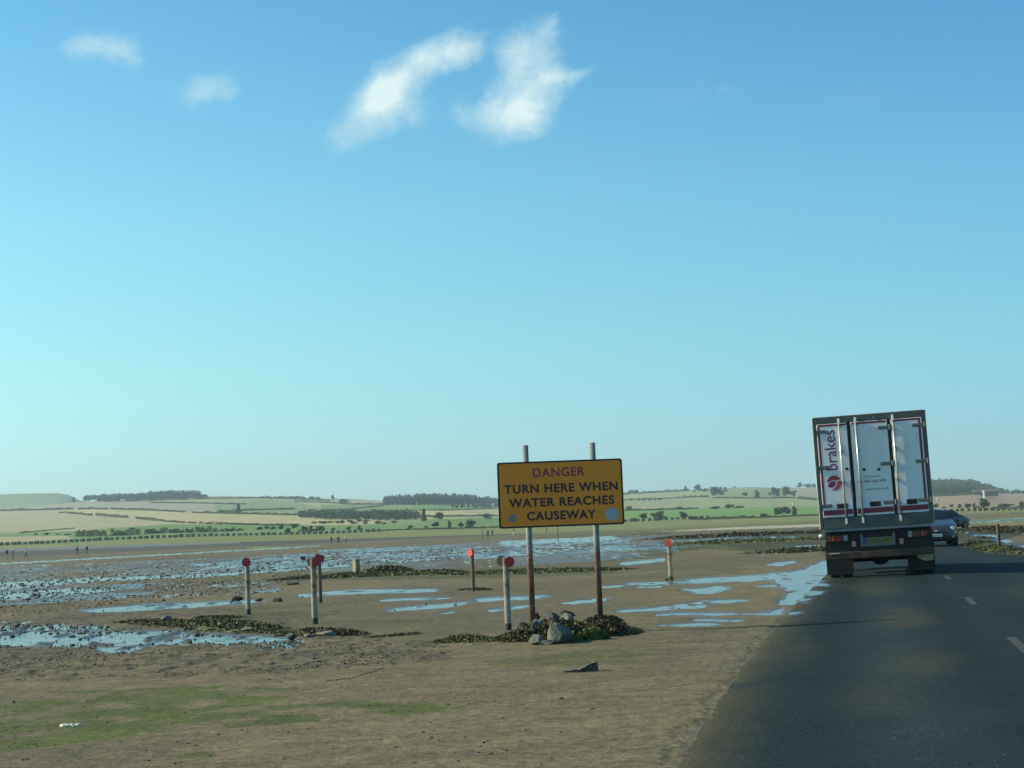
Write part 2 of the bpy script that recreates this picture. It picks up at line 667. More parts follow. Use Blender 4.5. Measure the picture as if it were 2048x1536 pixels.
pmask = pool.astype(float)
soft = box_blur(box_blur(box_blur(box_blur(pmask, 2, 1), 1, 0), 2, 1), 1, 0)
margin = box_blur(box_blur(box_blur(box_blur(pmask, 9, 1), 3, 0), 9, 1), 3, 0)
floor_ = WL - 0.010 + np.clip(isl - .615, 0, 1) * .30 * (.35 + .65 * lump_zone)
pt = smooth(.26, .82, soft)
H = H * (1 - pt) + floor_ * pt
lowered = smooth(.02, .5, margin)
H = np.where(pool, H, H * (1 - .6 * lowered) + (WL + .003) * .6 * lowered)
pool = pool | (soft > .5)
# beside and under the road
rough_edge = (fbm(GX * 1.6, GY * 1.2, 61, 4) - .5) * 0.05
under = (ROFF > 0.6) & (ROFF < WID - 0.6) & (RDIST < WID + 2)
EDG = np.minimum(ROFF, WID - ROFF)
bnd = (fbm(GX * 1.6, GY * 1.0, 61, 5, .6) - .5) * 0.42 + (fbm(GX * 9, GY * 6, 63, 3) - .5) * .22 - .05
edge_h = road_z(np.clip(ROFF, 0, WID)) + np.clip((bnd - EDG) * 0.14, -0.09, 0.012)
edge_h = np.where(EDG < 0, edge_h * (1 - lowered) + (WL + .002) * lowered, edge_h)
near_l = (EDG > -0.9) & (RDIST < WID + 3) & ~pool
tt = smooth(-0.9, -0.15, EDG)
H = np.where(near_l, H * (1 - tt) + edge_h * tt, H)
H = np.where(under, -0.09, H)
H = np.where((EDG < 0.0) & (RDIST < WID + 3) & ~pool & (wet < .02), np.maximum(H, WL + 0.005), H)
# grassy bank on the far side of the road
right_b = (ROFF > WID - 0.2) & (RDIST < WID + 6) & (GY > 20)
bank = smooth(0, .8, ROFF - WID) * smooth(2.6, 1.0, ROFF - WID) * (0.04 + 0.12 * fbm(GX * 2, GY * 1.2, 67, 3)) * smooth(30, 45, GY)
H = np.where(right_b & ~pool, H + bank, H)

# colours (what the ground itself is made of)
sand = np.array([0.142, 0.118, 0.062])
mud = np.array([0.060, 0.054, 0.041])
olive = np.array([0.062, 0.070, 0.027])
wrack = np.array([0.036, 0.040, 0.020])
alga = np.array([0.072, 0.088, 0.016])
pale = np.array([0.36, 0.33, 0.26])
marsh = np.array([0.135, 0.145, 0.045])
c = np.empty(GX.shape + (3,))
t = smooth(.35, .68, fbm(GX * .22, GY * .10, 71, 4))[..., None]
c[:] = sand * (1 - .38 * t) + mud * .38 * t
t = (smooth(.40, .62, lump_zone * lumpn))[..., None] * .6
c = c * (1 - t) + mud * .8 * t
t = (np.clip(wet * 1.6, 0, .85) * smooth(.0, .3, wet))[..., None]
c = c * (1 - t) + mud * t
damp = np.maximum(smooth(WL + 0.0075, WL + 0.001, H), .6 * smooth(.02, .4, margin))
c = c * (1 - .35 * damp[..., None])


def tint_poly(poly, colr, amt, ns=1.2, ny=.8, seed=0, lo=.35, hi=.6):
    global c
    k = inpoly(QX, QY, poly)
    if k.any():
        f = smooth(lo, hi, fbm(GX[k] * ns, GY[k] * ny, 81 + seed, 4, .6)) * amt
        c[k] = c[k] * (1 - f[:, None]) + colr * f[:, None]


# green weed on the sand
tint_poly([(-100, 1400), (150, 1385), (360, 1372), (600, 1376), (560, 1404), (300, 1432), (-100, 1450)], alga, .95, 2.4, 1.6, 1, .36, .58)
tint_poly([(-100, 1440), (300, 1420), (620, 1412), (900, 1396), (1000, 1402), (900, 1425), (700, 1440), (300, 1470), (-100, 1520)], alga, .9, 2.0, 1.4, 2, .40, .60)
tint_poly([(515, 1446), (560, 1430), (640, 1428), (630, 1444), (560, 1452)], alga, .95, 2, 1, 3, .15, .4)
tint_poly([(930, 1325), (1050, 1308), (1250, 1300), (1300, 1312), (1150, 1330), (1000, 1335)], alga, .55, 1.5, 1, 4, .35, .6)
tint_poly([(180, 1480), (330, 1466), (330, 1480), (200, 1486)], alga, .8, 2, 1, 5)
tint_poly([(350, 1512), (430, 1505), (430, 1516), (350, 1520)], alga, .8, 2, 1, 6)
tint_poly([(630, 1250), (800, 1232), (990, 1225), (1000, 1262), (840, 1290), (650, 1270)], olive, .35, .8, .6, 7, .3, .6)
tint_poly([(430, 1222), (620, 1205), (720, 1205), (640, 1240), (480, 1250)], olive, .55, .8, .6, 8, .25, .6)
tint_poly([(1180, 1150), (1400, 1128), (1500, 1128), (1480, 1148), (1200, 1165)], olive, .4, .8, .5, 9, .3, .55)
# weedy ground in front of the far shore, both sides
tint_poly([(1180, 1128), (1300, 1100), (1330, 1072), (1660, 1056), (1670, 1096), (1600, 1108), (1400, 1098), (1330, 1110)], olive * .9, .9, .35, .12, 10, .3, .5)
tint_poly([(1370, 1080), (1480, 1068), (1670, 1062), (1670, 1074), (1500, 1080), (1400, 1088)], wrack, .9, .3, .15, 11, .25, .45)
tint_poly([(1440, 1092), (1560, 1084), (1670, 1080), (1670, 1108), (1580, 1108), (1500, 1098)], wrack, .8, .5, .3, 12, .3, .5)
tint_poly([(560, 1150), (720, 1140), (1000, 1136), (1240, 1132), (1240, 1146), (1000, 1156), (700, 1160), (560, 1158)], olive, .8, .8, .4, 13, .25, .5)
tint_poly([(-300, 1124), (0, 1108), (650, 1078), (1000, 1062), (1300, 1052), (1660, 1036), (1660, 1058), (1300, 1068), (1000, 1082), (600, 1094), (-300, 1144)], olive, .35, .06, .02, 14, .35, .6)
tint_poly([(490, 1096), (520, 1093), (560, 1094), (556, 1098), (510, 1100)], marsh * 1.3, .95, 1, 1, 15, -.2, .1)
tint_poly([(1240, 1070), (1340, 1064), (1340, 1068), (1240, 1074)], olive * .7, .8, .3, .1, 16, .2, .4)
tint_poly([(1320, 1064), (1440, 1055), (1560, 1051), (1680, 1046), (1680, 1052), (1560, 1056), (1440, 1060)], pale, .95, .3, .05, 17, -.4, -.1)
tint_poly([(1160, 1060), (1330, 1052), (1660, 1036), (1680, 1044), (1330, 1062)], marsh, .8, .2, .03, 18, .1, .4)
# right of the road
tint_poly([(1880, 1112), (1890, 1052), (1960, 1050), (2040, 1062), (2048, 1070), (1990, 1082), (2060, 1118), (2100, 1150), (2040, 1140), (1960, 1100)], wrack, 1.0, .9, .6, 19, .05, .4)
tint_poly([(1890, 1100), (1960, 1088), (2080, 1118), (2120, 1160), (2020, 1124), (1930, 1098)], olive * .9, .75, 1.2, .8, 20, .35, .55)
tint_poly([(1880, 1058), (1920, 1046), (2300, 1036), (2300, 1064), (2040, 1060), (1960, 1054)], np.array([.2, .175, .07]), .8, .3, .1, 21, .2, .5)
tint_poly([(1860, 1042), (2300, 1018), (2300, 1034), (1880, 1050)], marsh, .8, .1, .05, 22, .1, .5)
# damp dark streaks along old wheel tracks and sand blown to the verge
f = smooth(1.0, 0.1, np.abs(ROFF + .2)) * (RDIST < 4) * .6 * smooth(.3, .6, fbm(GX * 1.5, GY * .7, 95, 4)) * smooth(45, 15, RR)
c = c * (1 - f[..., None]) + np.array([.135, .118, .068]) * f[..., None]
c *= (0.86 + 0.28 * fbm(GX * 4, GY * 3, 91, 3))[..., None]
damp = np.maximum(damp, smooth(.015, .4, margin) * (.45 + .55 * smooth(.3, .6, fbm(GX * 1.2, GY * .3, 99, 3))))
gloss = np.clip(np.maximum(damp * .9, smooth(.12, .19, wet) * smooth(.25, .6, fbm(GX * .5, GY * .12, 97, 3)) * .95), 0, 1)

nr, na = GX.shape
verts = np.stack([GX, GY, H], -1).reshape(-1, 3)
ii = np.arange((nr - 1) * na).reshape(nr - 1, na)[:, :-1]
faces = np.stack([ii, ii + na, ii + na + 1, ii + 1], -1).reshape(-1, 4)


def ground_mat(name, fine=True):
    m = bpy.data.materials.new(name)
    m.use_nodes = True
    t_ = NT(m.node_tree)
    b = m.node_tree.nodes['Principled BSDF']
    at = t_.n('ShaderNodeAttribute', attribute_name='Col')
    ag = t_.n('ShaderNodeAttribute', attribute_name='gloss')
    geo = t_.n('ShaderNodeNewGeometry')
    col = at.outputs['Color']
    if fine:
        n1 = t_.noise(geo.outputs['Position'], 9, 6, .65)
        n2 = t_.noise(geo.outputs['Position'], 55, 3, .6)
        k1 = t_.maprange(n1.outputs[0], .3, .7, .62, 1.36, smooth=False)
        k2 = t_.maprange(n2.outputs[0], .3, .7, .62, 1.35, smooth=False)
        mpn = t_.n('ShaderNodeMapping')
        mpn.inputs['Scale'].default_value = (1.3, 2.1, 1)
        mpn.inputs['Rotation'].default_value = (0, 0, .18)
        t_.l(geo.outputs['Position'], mpn.inputs[0])
        n4 = t_.noise(mpn.outputs[0], 1.1, 6, .62, .8)
        k1 = t_.math('MULTIPLY', k1, t_.maprange(n4.outputs[0], .32, .68, .74, 1.24, smooth=False))
        k = t_.math('MULTIPLY', k1, k2)
        col = t_.vm('SCALE', col)
        t_.l(k, col.node.inputs['Scale'])
        # small dark specks: shell, weed, worm casts
        n3 = t_.noise(geo.outputs['Position'], 13, 2, .5)
        sp = t_.maprange(n3.outputs[0], .665, .72)
        col = t_.mix(t_.math('MULTIPLY', sp, .65), col, (.05, .047, .035, 1))
        n5 = t_.noise(mpn.outputs[0], 4.6, 3, .5, .3)
        sp2 = t_.maprange(n5.outputs[0], .655, .70)
        col = t_.mix(t_.math('MULTIPLY', sp2, .5), col, (.038, .036, .022, 1))
        n6 = t_.noise(geo.outputs['Position'], 24, 2, .5)
        col = t_.mix(t_.math('MULTIPLY', t_.maprange(n6.outputs[0], .735, .76), .55), col, (.30, .28, .22, 1))
        bp = t_.n('ShaderNodeBump')
        bp.inputs['Strength'].default_value = .8
        bp.inputs['Distance'].default_value = .04
        t_.l(n1.outputs[0], bp.inputs['Height'])
        t_.l(bp.outputs[0], b.inputs['Normal'])
    else:
        n1 = t_.noise(geo.outputs['Position'], .05, 6, .65)
        k = t_.maprange(n1.outputs[0], .3, .7, .82, 1.18, smooth=False)
        col = t_.vm('SCALE', col)
        t_.l(k, col.node.inputs['Scale'])
    t_.l(col, b.inputs['Base Color'])
    rg = t_.maprange(ag.outputs['Fac'], 0, 1, .95, .27, smooth=False)
    t_.l(rg, b.inputs['Roughness'])
    t_.l(t_.maprange(ag.outputs['Fac'], 0, 1, .22, .6, smooth=False), b.inputs['Specular IOR Level'])
    return m


ground_o = np_mesh('ground', verts, faces, ground_mat('tidal mud'), None, True)
set_attr(ground_o, 'Col', c.reshape(-1, 3))
set_attr(ground_o, 'gloss', gloss.reshape(-1))
tag(ground_o, kind='structure')
del verts, faces

# ---- standing water
m = bpy.data.materials.new('shallow water')
m.use_nodes = True
t_ = NT(m.node_tree)
b = m.node_tree.nodes['Principled BSDF']
b.inputs['Base Color'].default_value = (.045, .06, .062, 1)
b.inputs['Roughness'].default_value = .10
b.inputs['IOR'].default_value = 1.33
geo = t_.n('ShaderNodeNewGeometry')
mp = t_.n('ShaderNodeMapping')
mp.inputs['Scale'].default_value = (1, .6, 1)
t_.l(geo.outputs['Position'], mp.inputs[0])
nw = t_.noise(mp.outputs[0], 3.2, 3, .55)
bp = t_.n('ShaderNodeBump')
bp.inputs['Strength'].default_value = 1.0
bp.inputs['Distance'].default_value = .045
t_.l(nw.outputs[0], bp.inputs['Height'])
t_.l(bp.outputs[0], b.inputs['Normal'])
w_az = np.linspace(R(-40), R(40), 40)
vs = [(math.sin(a) * r, math.cos(a) * r, WL) for r in (6, 60, 850) for a in w_az]
fs = [(k * 40 + i, (k + 1) * 40 + i, (k + 1) * 40 + i + 1, k * 40 + i + 1) for k in range(2) for i in range(39)]
water = np_mesh('water', vs, fs, m)
tag(water, kind='structure')

# ---- road
m = bpy.data.materials.new('worn asphalt')
m.use_nodes = True
t_ = NT(m.node_tree)
b = m.node_tree.nodes['Principled BSDF']
geo = t_.n('ShaderNodeNewGeometry')
at = t_.n('ShaderNodeAttribute', attribute_name='Col')
ag = t_.n('ShaderNodeAttribute', attribute_name='gloss')
n1 = t_.noise(geo.outputs['Position'], 45, 3, .7)
n2 = t_.noise(geo.outputs['Position'], 1.1, 5, .6)
k1 = t_.maprange(n1.outputs[0], .3, .7, .30, 1.85, smooth=False)
k2 = t_.maprange(n2.outputs[0], .3, .7, .85, 1.15, smooth=False)
k = t_.math('MULTIPLY', k1, k2)
col = t_.vm('SCALE', at.outputs['Color'])
t_.l(k, col.node.inputs['Scale'])
vo = t_.n('ShaderNodeTexVoronoi')
vo.inputs['Scale'].default_value = 16
t_.l(geo.outputs['Position'], vo.inputs['Vector'])
chip = t_.math('LESS_THAN', vo.outputs['Distance'], .16)
wn = t_.n('ShaderNodeTexWhiteNoise')
t_.l(vo.outputs['Position'], wn.inputs[0])
chip = t_.math('MULTIPLY', chip, t_.math('GREATER_THAN', wn.outputs[0], .93))
col = t_.mix(t_.math('MULTIPLY', chip, .6), col, (.16, .17, .16, 1))
t_.l(col, b.inputs['Base Color'])
rg = t_.maprange(ag.outputs['Fac'], 0, 1, .85, .12, smooth=False)
t_.l(rg, b.inputs['Roughness'])
t_.l(t_.maprange(ag.outputs['Fac'], 0, 1, .07, .5, smooth=False), b.inputs['Specular IOR Level'])
bp = t_.n('ShaderNodeBump')
bp.inputs['Strength'].default_value = .5
bp.inputs['Distance'].default_value = .01
t_.l(n1.outputs[0], bp.inputs['Height'])
t_.l(bp.outputs[0], b.inputs['Normal'])
# refine along the road so tints can be laid on it
EP = []
for i in range(len(EDGE) - 1):
    L = (EDGE[i + 1] - EDGE[i]).length
    k = max(1, int(L / .35)) if EDGE[i].y < 80 else 2
    for j in range(k):
        s = j / k
        EP.append((EDGE[i].lerp(EDGE[i + 1], s), NRM[i].lerp(NRM[i + 1], s)))
nx = 48
offs = np.linspace(-0.12, WID + 0.12, nx)
RV = np.array([[(p.x + n.x * o, p.y + n.y * o, road_z(o) - (.05 if (o < 0 or o > WID) else 0)) for o in offs] for p, n in EP])
RX, RY = RV[..., 0], RV[..., 1]
asph = np.array([0.0145, 0.0245, 0.0255])
rc = np.empty(RX.shape + (3,))
rc[:] = asph
OO = np.broadcast_to(offs, RX.shape)
wear = 1 + .28 * np.exp(-((OO - 1.45) / .35) ** 2) + .22 * np.exp(-((OO - 4.2) / .35) ** 2) - .16 * np.exp(-((OO - .75) / .25) ** 2) - .16 * np.exp(-((OO - 2.2) / .25) ** 2)
rc *= (wear * (.85 + .3 * fbm(RX * .9, RY * .25, 103, 4)))[..., None]
dust = np.array([.075, .066, .036])
nz = fbm(RX * 1.2, RY * .8, 101, 4, .6)
f = smooth(.55, -.1, OO) * smooth(.25, .62, nz + .12) * .75
f = np.maximum(f, smooth(.9, -.1, WID - OO) * smooth(.3, .65, nz) * .7)
# mud carried on to the carriageway
qx, qy = to_px(RX, RY, np.zeros_like(RX))
for (mx_, my_, ra, rb, am) in ((1795, 1240, 75, 28, .30), (1835, 1335, 95, 45, .24), (1770, 1400, 110, 50, .16), (1745, 1180, 60, 16, .22), (1590, 1300, 60, 40, .2), (2040, 1190, 40, 30, .15)):
    d = np.sqrt(((qx - mx_ + (nz - .5) * 90) / ra) ** 2 + ((qy - my_ + (nz - .5) * 40) / rb) ** 2)
    f = np.maximum(f, am * smooth(1.25, .15, np.nan_to_num(d, nan=9)) * 1.2)
rc = rc * (1 - f[..., None]) + dust * f[..., None]
rg_ = np.zeros_like(RX)
for (x0, y0, x1, y1) in ((1600, 1170, 1655, 1172), (1590, 1184, 1632, 1190), (1575, 1198, 1605, 1203), (1610, 1164, 1640, 1166), (1560, 1225, 1590, 1228)):
    k = (qx > x0 - 14) & (qx < x1 + 14 + (nz - .5) * 50) & (qy > y0 - 2 + (nz - .5) * 5) & (qy < y1 + 2 + (nz - .5) * 5)
    rg_[k] = 1
k = rg_ > 0
rc[k] = (.03, .035, .035)
nv = RV.shape[0]
ii = np.arange((nv - 1) * nx).reshape(nv - 1, nx)[:, :-1]
fs = np.stack([ii, ii + 1, ii + nx + 1, ii + nx], -1).reshape(-1, 4)
road = np_mesh('road', RV.reshape(-1, 3), fs, m, None, True)
set_attr(road, 'Col', rc.reshape(-1, 3))
set_attr(road, 'gloss', rg_.reshape(-1))
tag(road, kind='structure')


def road_at(y, o):
    """point on the road at offset o from its left edge, nearest to forward distance y"""
    i = min(range(len(EP)), key=lambda q: abs(EP[q][0].y - y))
    p, n = EP[i]
    return Vector((p.x + n.x * o, p.y + n.y * o, road_z(o))), math.atan2(n.x, -n.y) - math.pi / 2


# faded centre dashes
mw = mat('worn road paint', (.045, .046, .037), .9, var=.4, vscale=16, color2=(.016, .022, .022), thr=(.36, .54))
mbk = MB()
for y0 in (7.5, 16.8, 25.6, 35.0):
    for j in range(10):
        pts = []
        for (yy_, oo) in ((y0 + j * .22, WID / 2 - .22), (y0 + j * .22, WID / 2 - .12), (y0 + (j + 1) * .22, WID / 2 - .12), (y0 + (j + 1) * .22, WID / 2 - .22)):
            i = np.searchsorted([e[0].y for e in EP], yy_)
            a, bq = EP[i - 1], EP[i]
            s = (yy_ - a[0].y) / max(bq[0].y - a[0].y, 1e-6)
            p = a[0].lerp(bq[0], s) + a[1].lerp(bq[1], s) * oo
            pts.append(mbk.bm.verts.new((p.x, p.y, road_z(oo) + .004)))
        mbk.bm.faces.new(pts)
mk = mbk.build('road_markings', mw)
tag(mk, kind='structure')

# ---- rising land beyond the flats
SKYL = [(-400, 1030), (-100, 1021), (0, 1016), (80, 1011), (150, 1005), (205, 1001), (300, 998), (395, 994), (430, 992), (500, 993), (600, 996), (700, 998), (765, 1001), (810, 995), (870, 990), (930, 993), (990, 1003), (1060, 1002), (1150, 995), (1250, 989), (1300, 985), (1370, 982), (1440, 977), (1500, 974), (1560, 976), (1640, 975), (1740, 973), (1860, 968), (1920, 966), (1955, 969), (1985, 978), (2010, 983), (2048, 986), (2150, 988), (2400, 985)]
_s = np.array([az_slope(*p) for p in SKYL])
R0T = np.array([(-400, 360), (0, 400), (700, 430), (1000, 450), (1400, 540), (1700, 590), (2048, 600), (2400, 600)], float)
_ra = np.array([az_slope(p, hor(p))[0] for p in R0T[:, 0]])
R1 = 2600.0


def prof(a):
    r0 = np.interp(a, _ra, R0T[:, 1])
    return r0, -CAM_H / r0, np.interp(a, _s[:, 0], _s[:, 1])


def land(px, py):
    """the point of ground seen at a pixel: flat, or on the hills"""
    a, s = az_slope(px, py)
    r0, s0, s1 = prof(a)
    if s <= s0:
        return ground(px, py)
    w = min(1.0, (s - s0) / (s1 - s0))
    r = r0 * (R1 / r0) ** w
    s = min(s, s1)
    return Vector((math.sin(a) * r, math.cos(a) * r, CAM_H + s * r))


ha = np.linspace(R(-24), R(27), 900)
hwv = np.concatenate([[-.06], np.linspace(0, 1, 170), [1.03, 1.2]])
HA, HW = np.meshgrid(ha, hwv)
r0, s0, s1 = prof(HA)
HR = r0 * (R1 / r0) ** HW
HS = s0 + (s1 - s0) * np.clip(HW, 0, 1)
HZ = CAM_H + HS * HR
HZ[0] = -.6
HZ[-2] = HZ[-3] - 4
HZ[-1] = HZ[-3] - 60
HX, HY = np.sin(HA) * HR, np.cos(HA) * HR
hpx, hpy = to_px(HX, HY, HZ)
hpx = hpx + (vnoise(HX * .02, HY * .02, 5) - .5) * 6
hpy = hpy + (vnoise(HX * .015, HY * .015, 8) - .5) * 1.6
buff = np.array([.36, .315, .15])
buff2 = np.array([.30, .275, .15])
stub = np.array([.26, .24, .165])
green = np.array([.115, .19, .050])
green2 = np.array([.17, .22, .085])
gpale = np.array([.24, .26, .12])
brown = np.array([.26, .185, .115])
hc = np.empty(HX.shape + (3,))
hc[:] = green2
FIELDS = [
    ([(-500, 990), (700, 960), (700, 1036), (400, 1024), (225, 1018), (-500, 1026)], stub),
    ([(-500, 1000), (160, 1003), (150, 1010), (-500, 1024)], gpale),
    ([(400, 985), (780, 985), (780, 1004), (640, 1008), (420, 1004)], gpale * .9),
    ([(300, 998), (480, 994), (480, 1008), (300, 1006)], gpale),
    ([(430, 1010), (520, 1002), (760, 1010), (660, 1032), (430, 1026)], green2),
    ([(600, 1006), (765, 1000), (765, 1008), (640, 1016)], buff2),
    ([(-500, 1028), (0, 1022), (150, 1019), (225, 1018), (400, 1025), (640, 1031), (760, 1037), (760, 1048), (640, 1050), (330, 1050), (150, 1062), (-500, 1076)], buff2),
    ([(115, 1019), (225, 1018), (400, 1025), (640, 1031), (770, 1037), (770, 1048), (640, 1050), (460, 1047), (318, 1042), (255, 1036), (190, 1031)], buff),
    ([(-500, 1078), (0, 1068), (150, 1062), (330, 1048), (640, 1051), (780, 1047), (1000, 1042), (1060, 1060), (640, 1066), (0, 1093), (-500, 1110)], green),
    ([(-500, 1082), (0, 1074), (130, 1072), (150, 1077), (0, 1086), (-500, 1094)], buff2),
    ([(640, 1010), (760, 1008), (1010, 1008), (1010, 1020), (840, 1020), (640, 1022)], green),
    ([(830, 1021), (1010, 1016), (1010, 1029), (840, 1030)], buff),
    ([(830, 1031), (1010, 1030), (1010, 1036), (840, 1040)], gpale),
    ([(840, 1040), (1020, 1034), (1020, 1056), (840, 1058)], green),
    ([(980, 980), (1280, 975), (1430, 984), (1430, 996), (1240, 1000), (980, 1010)], gpale),
    ([(1230, 1000), (1430, 992), (1600, 996), (1700, 1008), (1700, 1016), (1400, 1016), (1240, 1021)], gpale * .92),
    ([(1420, 970), (1600, 970), (1600, 996), (1430, 994)], green2),
    ([(1585, 970), (1900, 970), (1900, 1000), (1640, 1004), (1590, 994)], stub * .9),
    ([(1000, 1022), (1240, 1022), (1400, 1017), (1500, 1015), (1700, 1012), (1700, 1030), (1500, 1036), (1240, 1044), (1000, 1058)], green * np.array([1.0, 1.15, .9])),
    ([(1840, 995), (1870, 990), (2048, 985), (2400, 978), (2400, 1012), (2048, 1015), (1860, 1018)], brown),
    ([(1840, 980), (1950, 984), (1950, 990), (1840, 994)], gpale),
]
for poly, cc in FIELDS:
    hc[inpoly(hpx, hpy, poly)] = cc
# shore grass between the concrete blocks and the flats
BLK = [(-60, 1094), (0, 1091), (100, 1087), (220, 1080), (400, 1073), (640, 1068), (760, 1063), (900, 1058), (1000, 1055), (1250, 1044), (1400, 1037), (1640, 1030), (1740, 1028), (1860, 1024), (2048, 1020), (2400, 1006)]
by = np.interp(hpx, [p[0] for p in BLK], [p[1] for p in BLK])
k = hpy > by - 1.0
hc[k] = marsh * 1.15
mud_y = np.interp(hpx, [-100, 0, 400, 640, 1000, 1300, 1640, 2048], [1101, 1098, 1086, 1079, 1068, 1060, 1046, 1032])
k = hpy > mud_y
hc[k] = mud * 1.1
strk = vnoise(HX * .012, HR * .16, 33)
hc *= (.88 + .24 * strk)[..., None]
gl2 = np.zeros(HX.shape)
wetb = k & (inpoly(hpx, hpy, [(-500, 1112), (0, 1097), (260, 1089), (480, 1083), (480, 1086), (200, 1096), (0, 1103), (-500, 1120)]))
gl2[wetb] = .55
hc[wetb] = (.12, .115, .10)
nr, na = HX.shape
ii = np.arange((nr - 1) * na).reshape(nr - 1, na)[:, :-1]
fs = np.stack([ii, ii + 1, ii + na + 1, ii + na], -1).reshape(-1, 4)
hills = np_mesh('hills', np.stack([HX, HY, HZ], -1).reshape(-1, 3), fs, ground_mat('farmland', False), None, True)
set_attr(hills, 'Col', hc.reshape(-1, 3))
set_attr(hills, 'gloss', gl2.reshape(-1))
tag(hills, kind='structure')

# a second, farther ridge that shows at the left
FR = 3600.0
fr_s = [az_slope(*p) for p in ((-500, 1000), (-200, 992), (-60, 990), (0, 989), (50, 987), (115, 986), (138, 990), (160, 1001), (230, 1010), (400, 1020))]
vs, fs = [], []
for a, s in fr_s:
    for q, dz in ((0.55, -150), (1.0, 0), (1.06, -2), (1.25, -90)):
        r = FR * q
        vs.append((math.sin(a) * r, math.cos(a) * r, CAM_H + s * FR + dz))
for i in range(len(fr_s) - 1):
    for j in range(3):
        fs.append((i * 4 + j, i * 4 + 4 + j, i * 4 + 5 + j, i * 4 + 1 + j))
fr = np_mesh('far_hill', vs, fs, mat('far pasture', (.13, .18, .07), .95, vscale=.01, var=.25), None, True)
tag(fr, kind='structure')

# ================================================================== OBJECTS
rng = random.Random(7)

# ---------------------------------------------------------------- rocks and weed


def rock_mesh(name, size, seed, mt, parent=None, loc=(0, 0, 0), rz=0.0, cuts=9, sub=3):
    r = random.Random(seed)
    bm = bmesh.new()
    bmesh.ops.create_icosphere(bm, subdivisions=sub, radius=1.0)
    planes = []
    for i in range(cuts):
        n = Vector((r.gauss(0, 1), r.gauss(0, 1), r.gauss(0, 1))).normalized()
        planes.append((n, r.uniform(.42, .78)))
    for v in bm.verts:
        p = v.co.copy()
        for n, d in planes:
            q = p.dot(n) - d
            if q > 0:
                p -= n * q
        p *= 1 + .04 * math.sin(p.x * 9 + seed) * math.sin(p.y * 8) + r.uniform(-.012, .012)
        v.co = Vector((p.x * size[0], p.y * size[1], p.z * size[2]))
    zmin = min(v.co.z for v in bm.verts)
    for v in bm.verts:
        v.co.z -= zmin + size[2] * .25
    bmesh.ops.recalc_face_normals(bm, faces=bm.faces)
    me = bpy.data.meshes.new(name)
    bm.to_mesh(me)
    bm.free()
    me.materials.append(mt)
    o = bpy.data.objects.new(name, me)
    COL.objects.link(o)
    o.location = loc
    o.rotation_euler = (0, 0, rz)
    if parent:
        o.parent = parent
    return o


M_grey = mat('grey boulder', (.125, .13, .105), .85, var=.3, vscale=9, bump=.8, bscale=18, color2=(.045, .048, .032), thr=(.44, .6))  # dark blotches put the shade of the turned-away facets into the colour
M_pale = mat('pale boulder', (.15, .145, .11), .85, var=.2, vscale=7, bump=.5, bscale=35, color2=(.18, .18, .13), thr=(.5, .7))
M_dark = mat('weedy dark rock', (.040, .042, .032), .8, var=.4, vscale=14, bump=.7, bscale=30, color2=(.08, .085, .045), thr=(.5, .65))


def leaf_obj(name, pts, nrm, size, m, parent=None, seed=0, col=None, elong=1.4):
    """many small leaf faces at given points (numpy)"""
    r = np.random.RandomState(seed)
    n = len(pts)
    a = r.normal(size=(n, 3))
    a /= np.linalg.norm(a, axis=1)[:, None]
    if nrm is not None:
        a = a * .9 + nrm
        a /= np.linalg.norm(a, axis=1)[:, None]
    b = np.cross(a, r.normal(size=(n, 3)))
    b /= np.linalg.norm(b, axis=1)[:, None] + 1e-9
    cc = np.cross(a, b)
    s = (size if np.ndim(size) else np.full(n, size)) * r.uniform(.6, 1.3, n)
    b = b * s[:, None] * elong
    cc = cc * s[:, None]
    V_ = np.stack([pts - b * .5, pts - cc * .5 + b * .08, pts + b * .5, pts + cc * .5 + b * .08], 1).reshape(-1, 3)
    F_ = np.arange(n * 4).reshape(n, 4)
    o = np_mesh(name, V_, F_, m, parent)
    if col is not None:
        set_attr(o, 'Col', np.repeat(col, 4, axis=0))
    return o


def leaf_mat(name, dark, light, scale=.25, rough=.75, attr=False):
    m = bpy.data.materials.new(name)
    m.use_nodes = True
    t = NT(m.node_tree)
    b = m.node_tree.nodes['Principled BSDF']
    tcn = t.n('ShaderNodeTexCoord')
    nz = t.noise(tcn.outputs['Object'], scale, 4, .7)
    geo = t.n('ShaderNodeNewGeometry')
    oi = t.n('ShaderNodeObjectInfo')
    f = t.math('ADD', t.math('MULTIPLY', nz.outputs[0], .6), t.math('MULTIPLY', geo.outputs['Random Per Island'], .5))
    f = t.math('ADD', f, t.math('MULTIPLY', t.math('SUBTRACT', oi.outputs['Random'], .5), .25))
    c_ = t.ramp(f, [(.25, dark), (.85, light)])
    t.l(c_, b.inputs['Base Color'])
    b.inputs['Roughness'].default_value = rough
    b.inputs['Specular IOR Level'].default_value = .25
    return m


M_wrack = leaf_mat('bladder wrack', (.010, .009, .005), (.085, .068, .024), 3.5, .55)
M_wrackg = leaf_mat('green brown weed', (.014, .015, .006), (.12, .125, .035), 2.5, .6)
M_gut = leaf_mat('bright green weed', (.04, .065, .010), (.13, .18, .04), 4, .6)


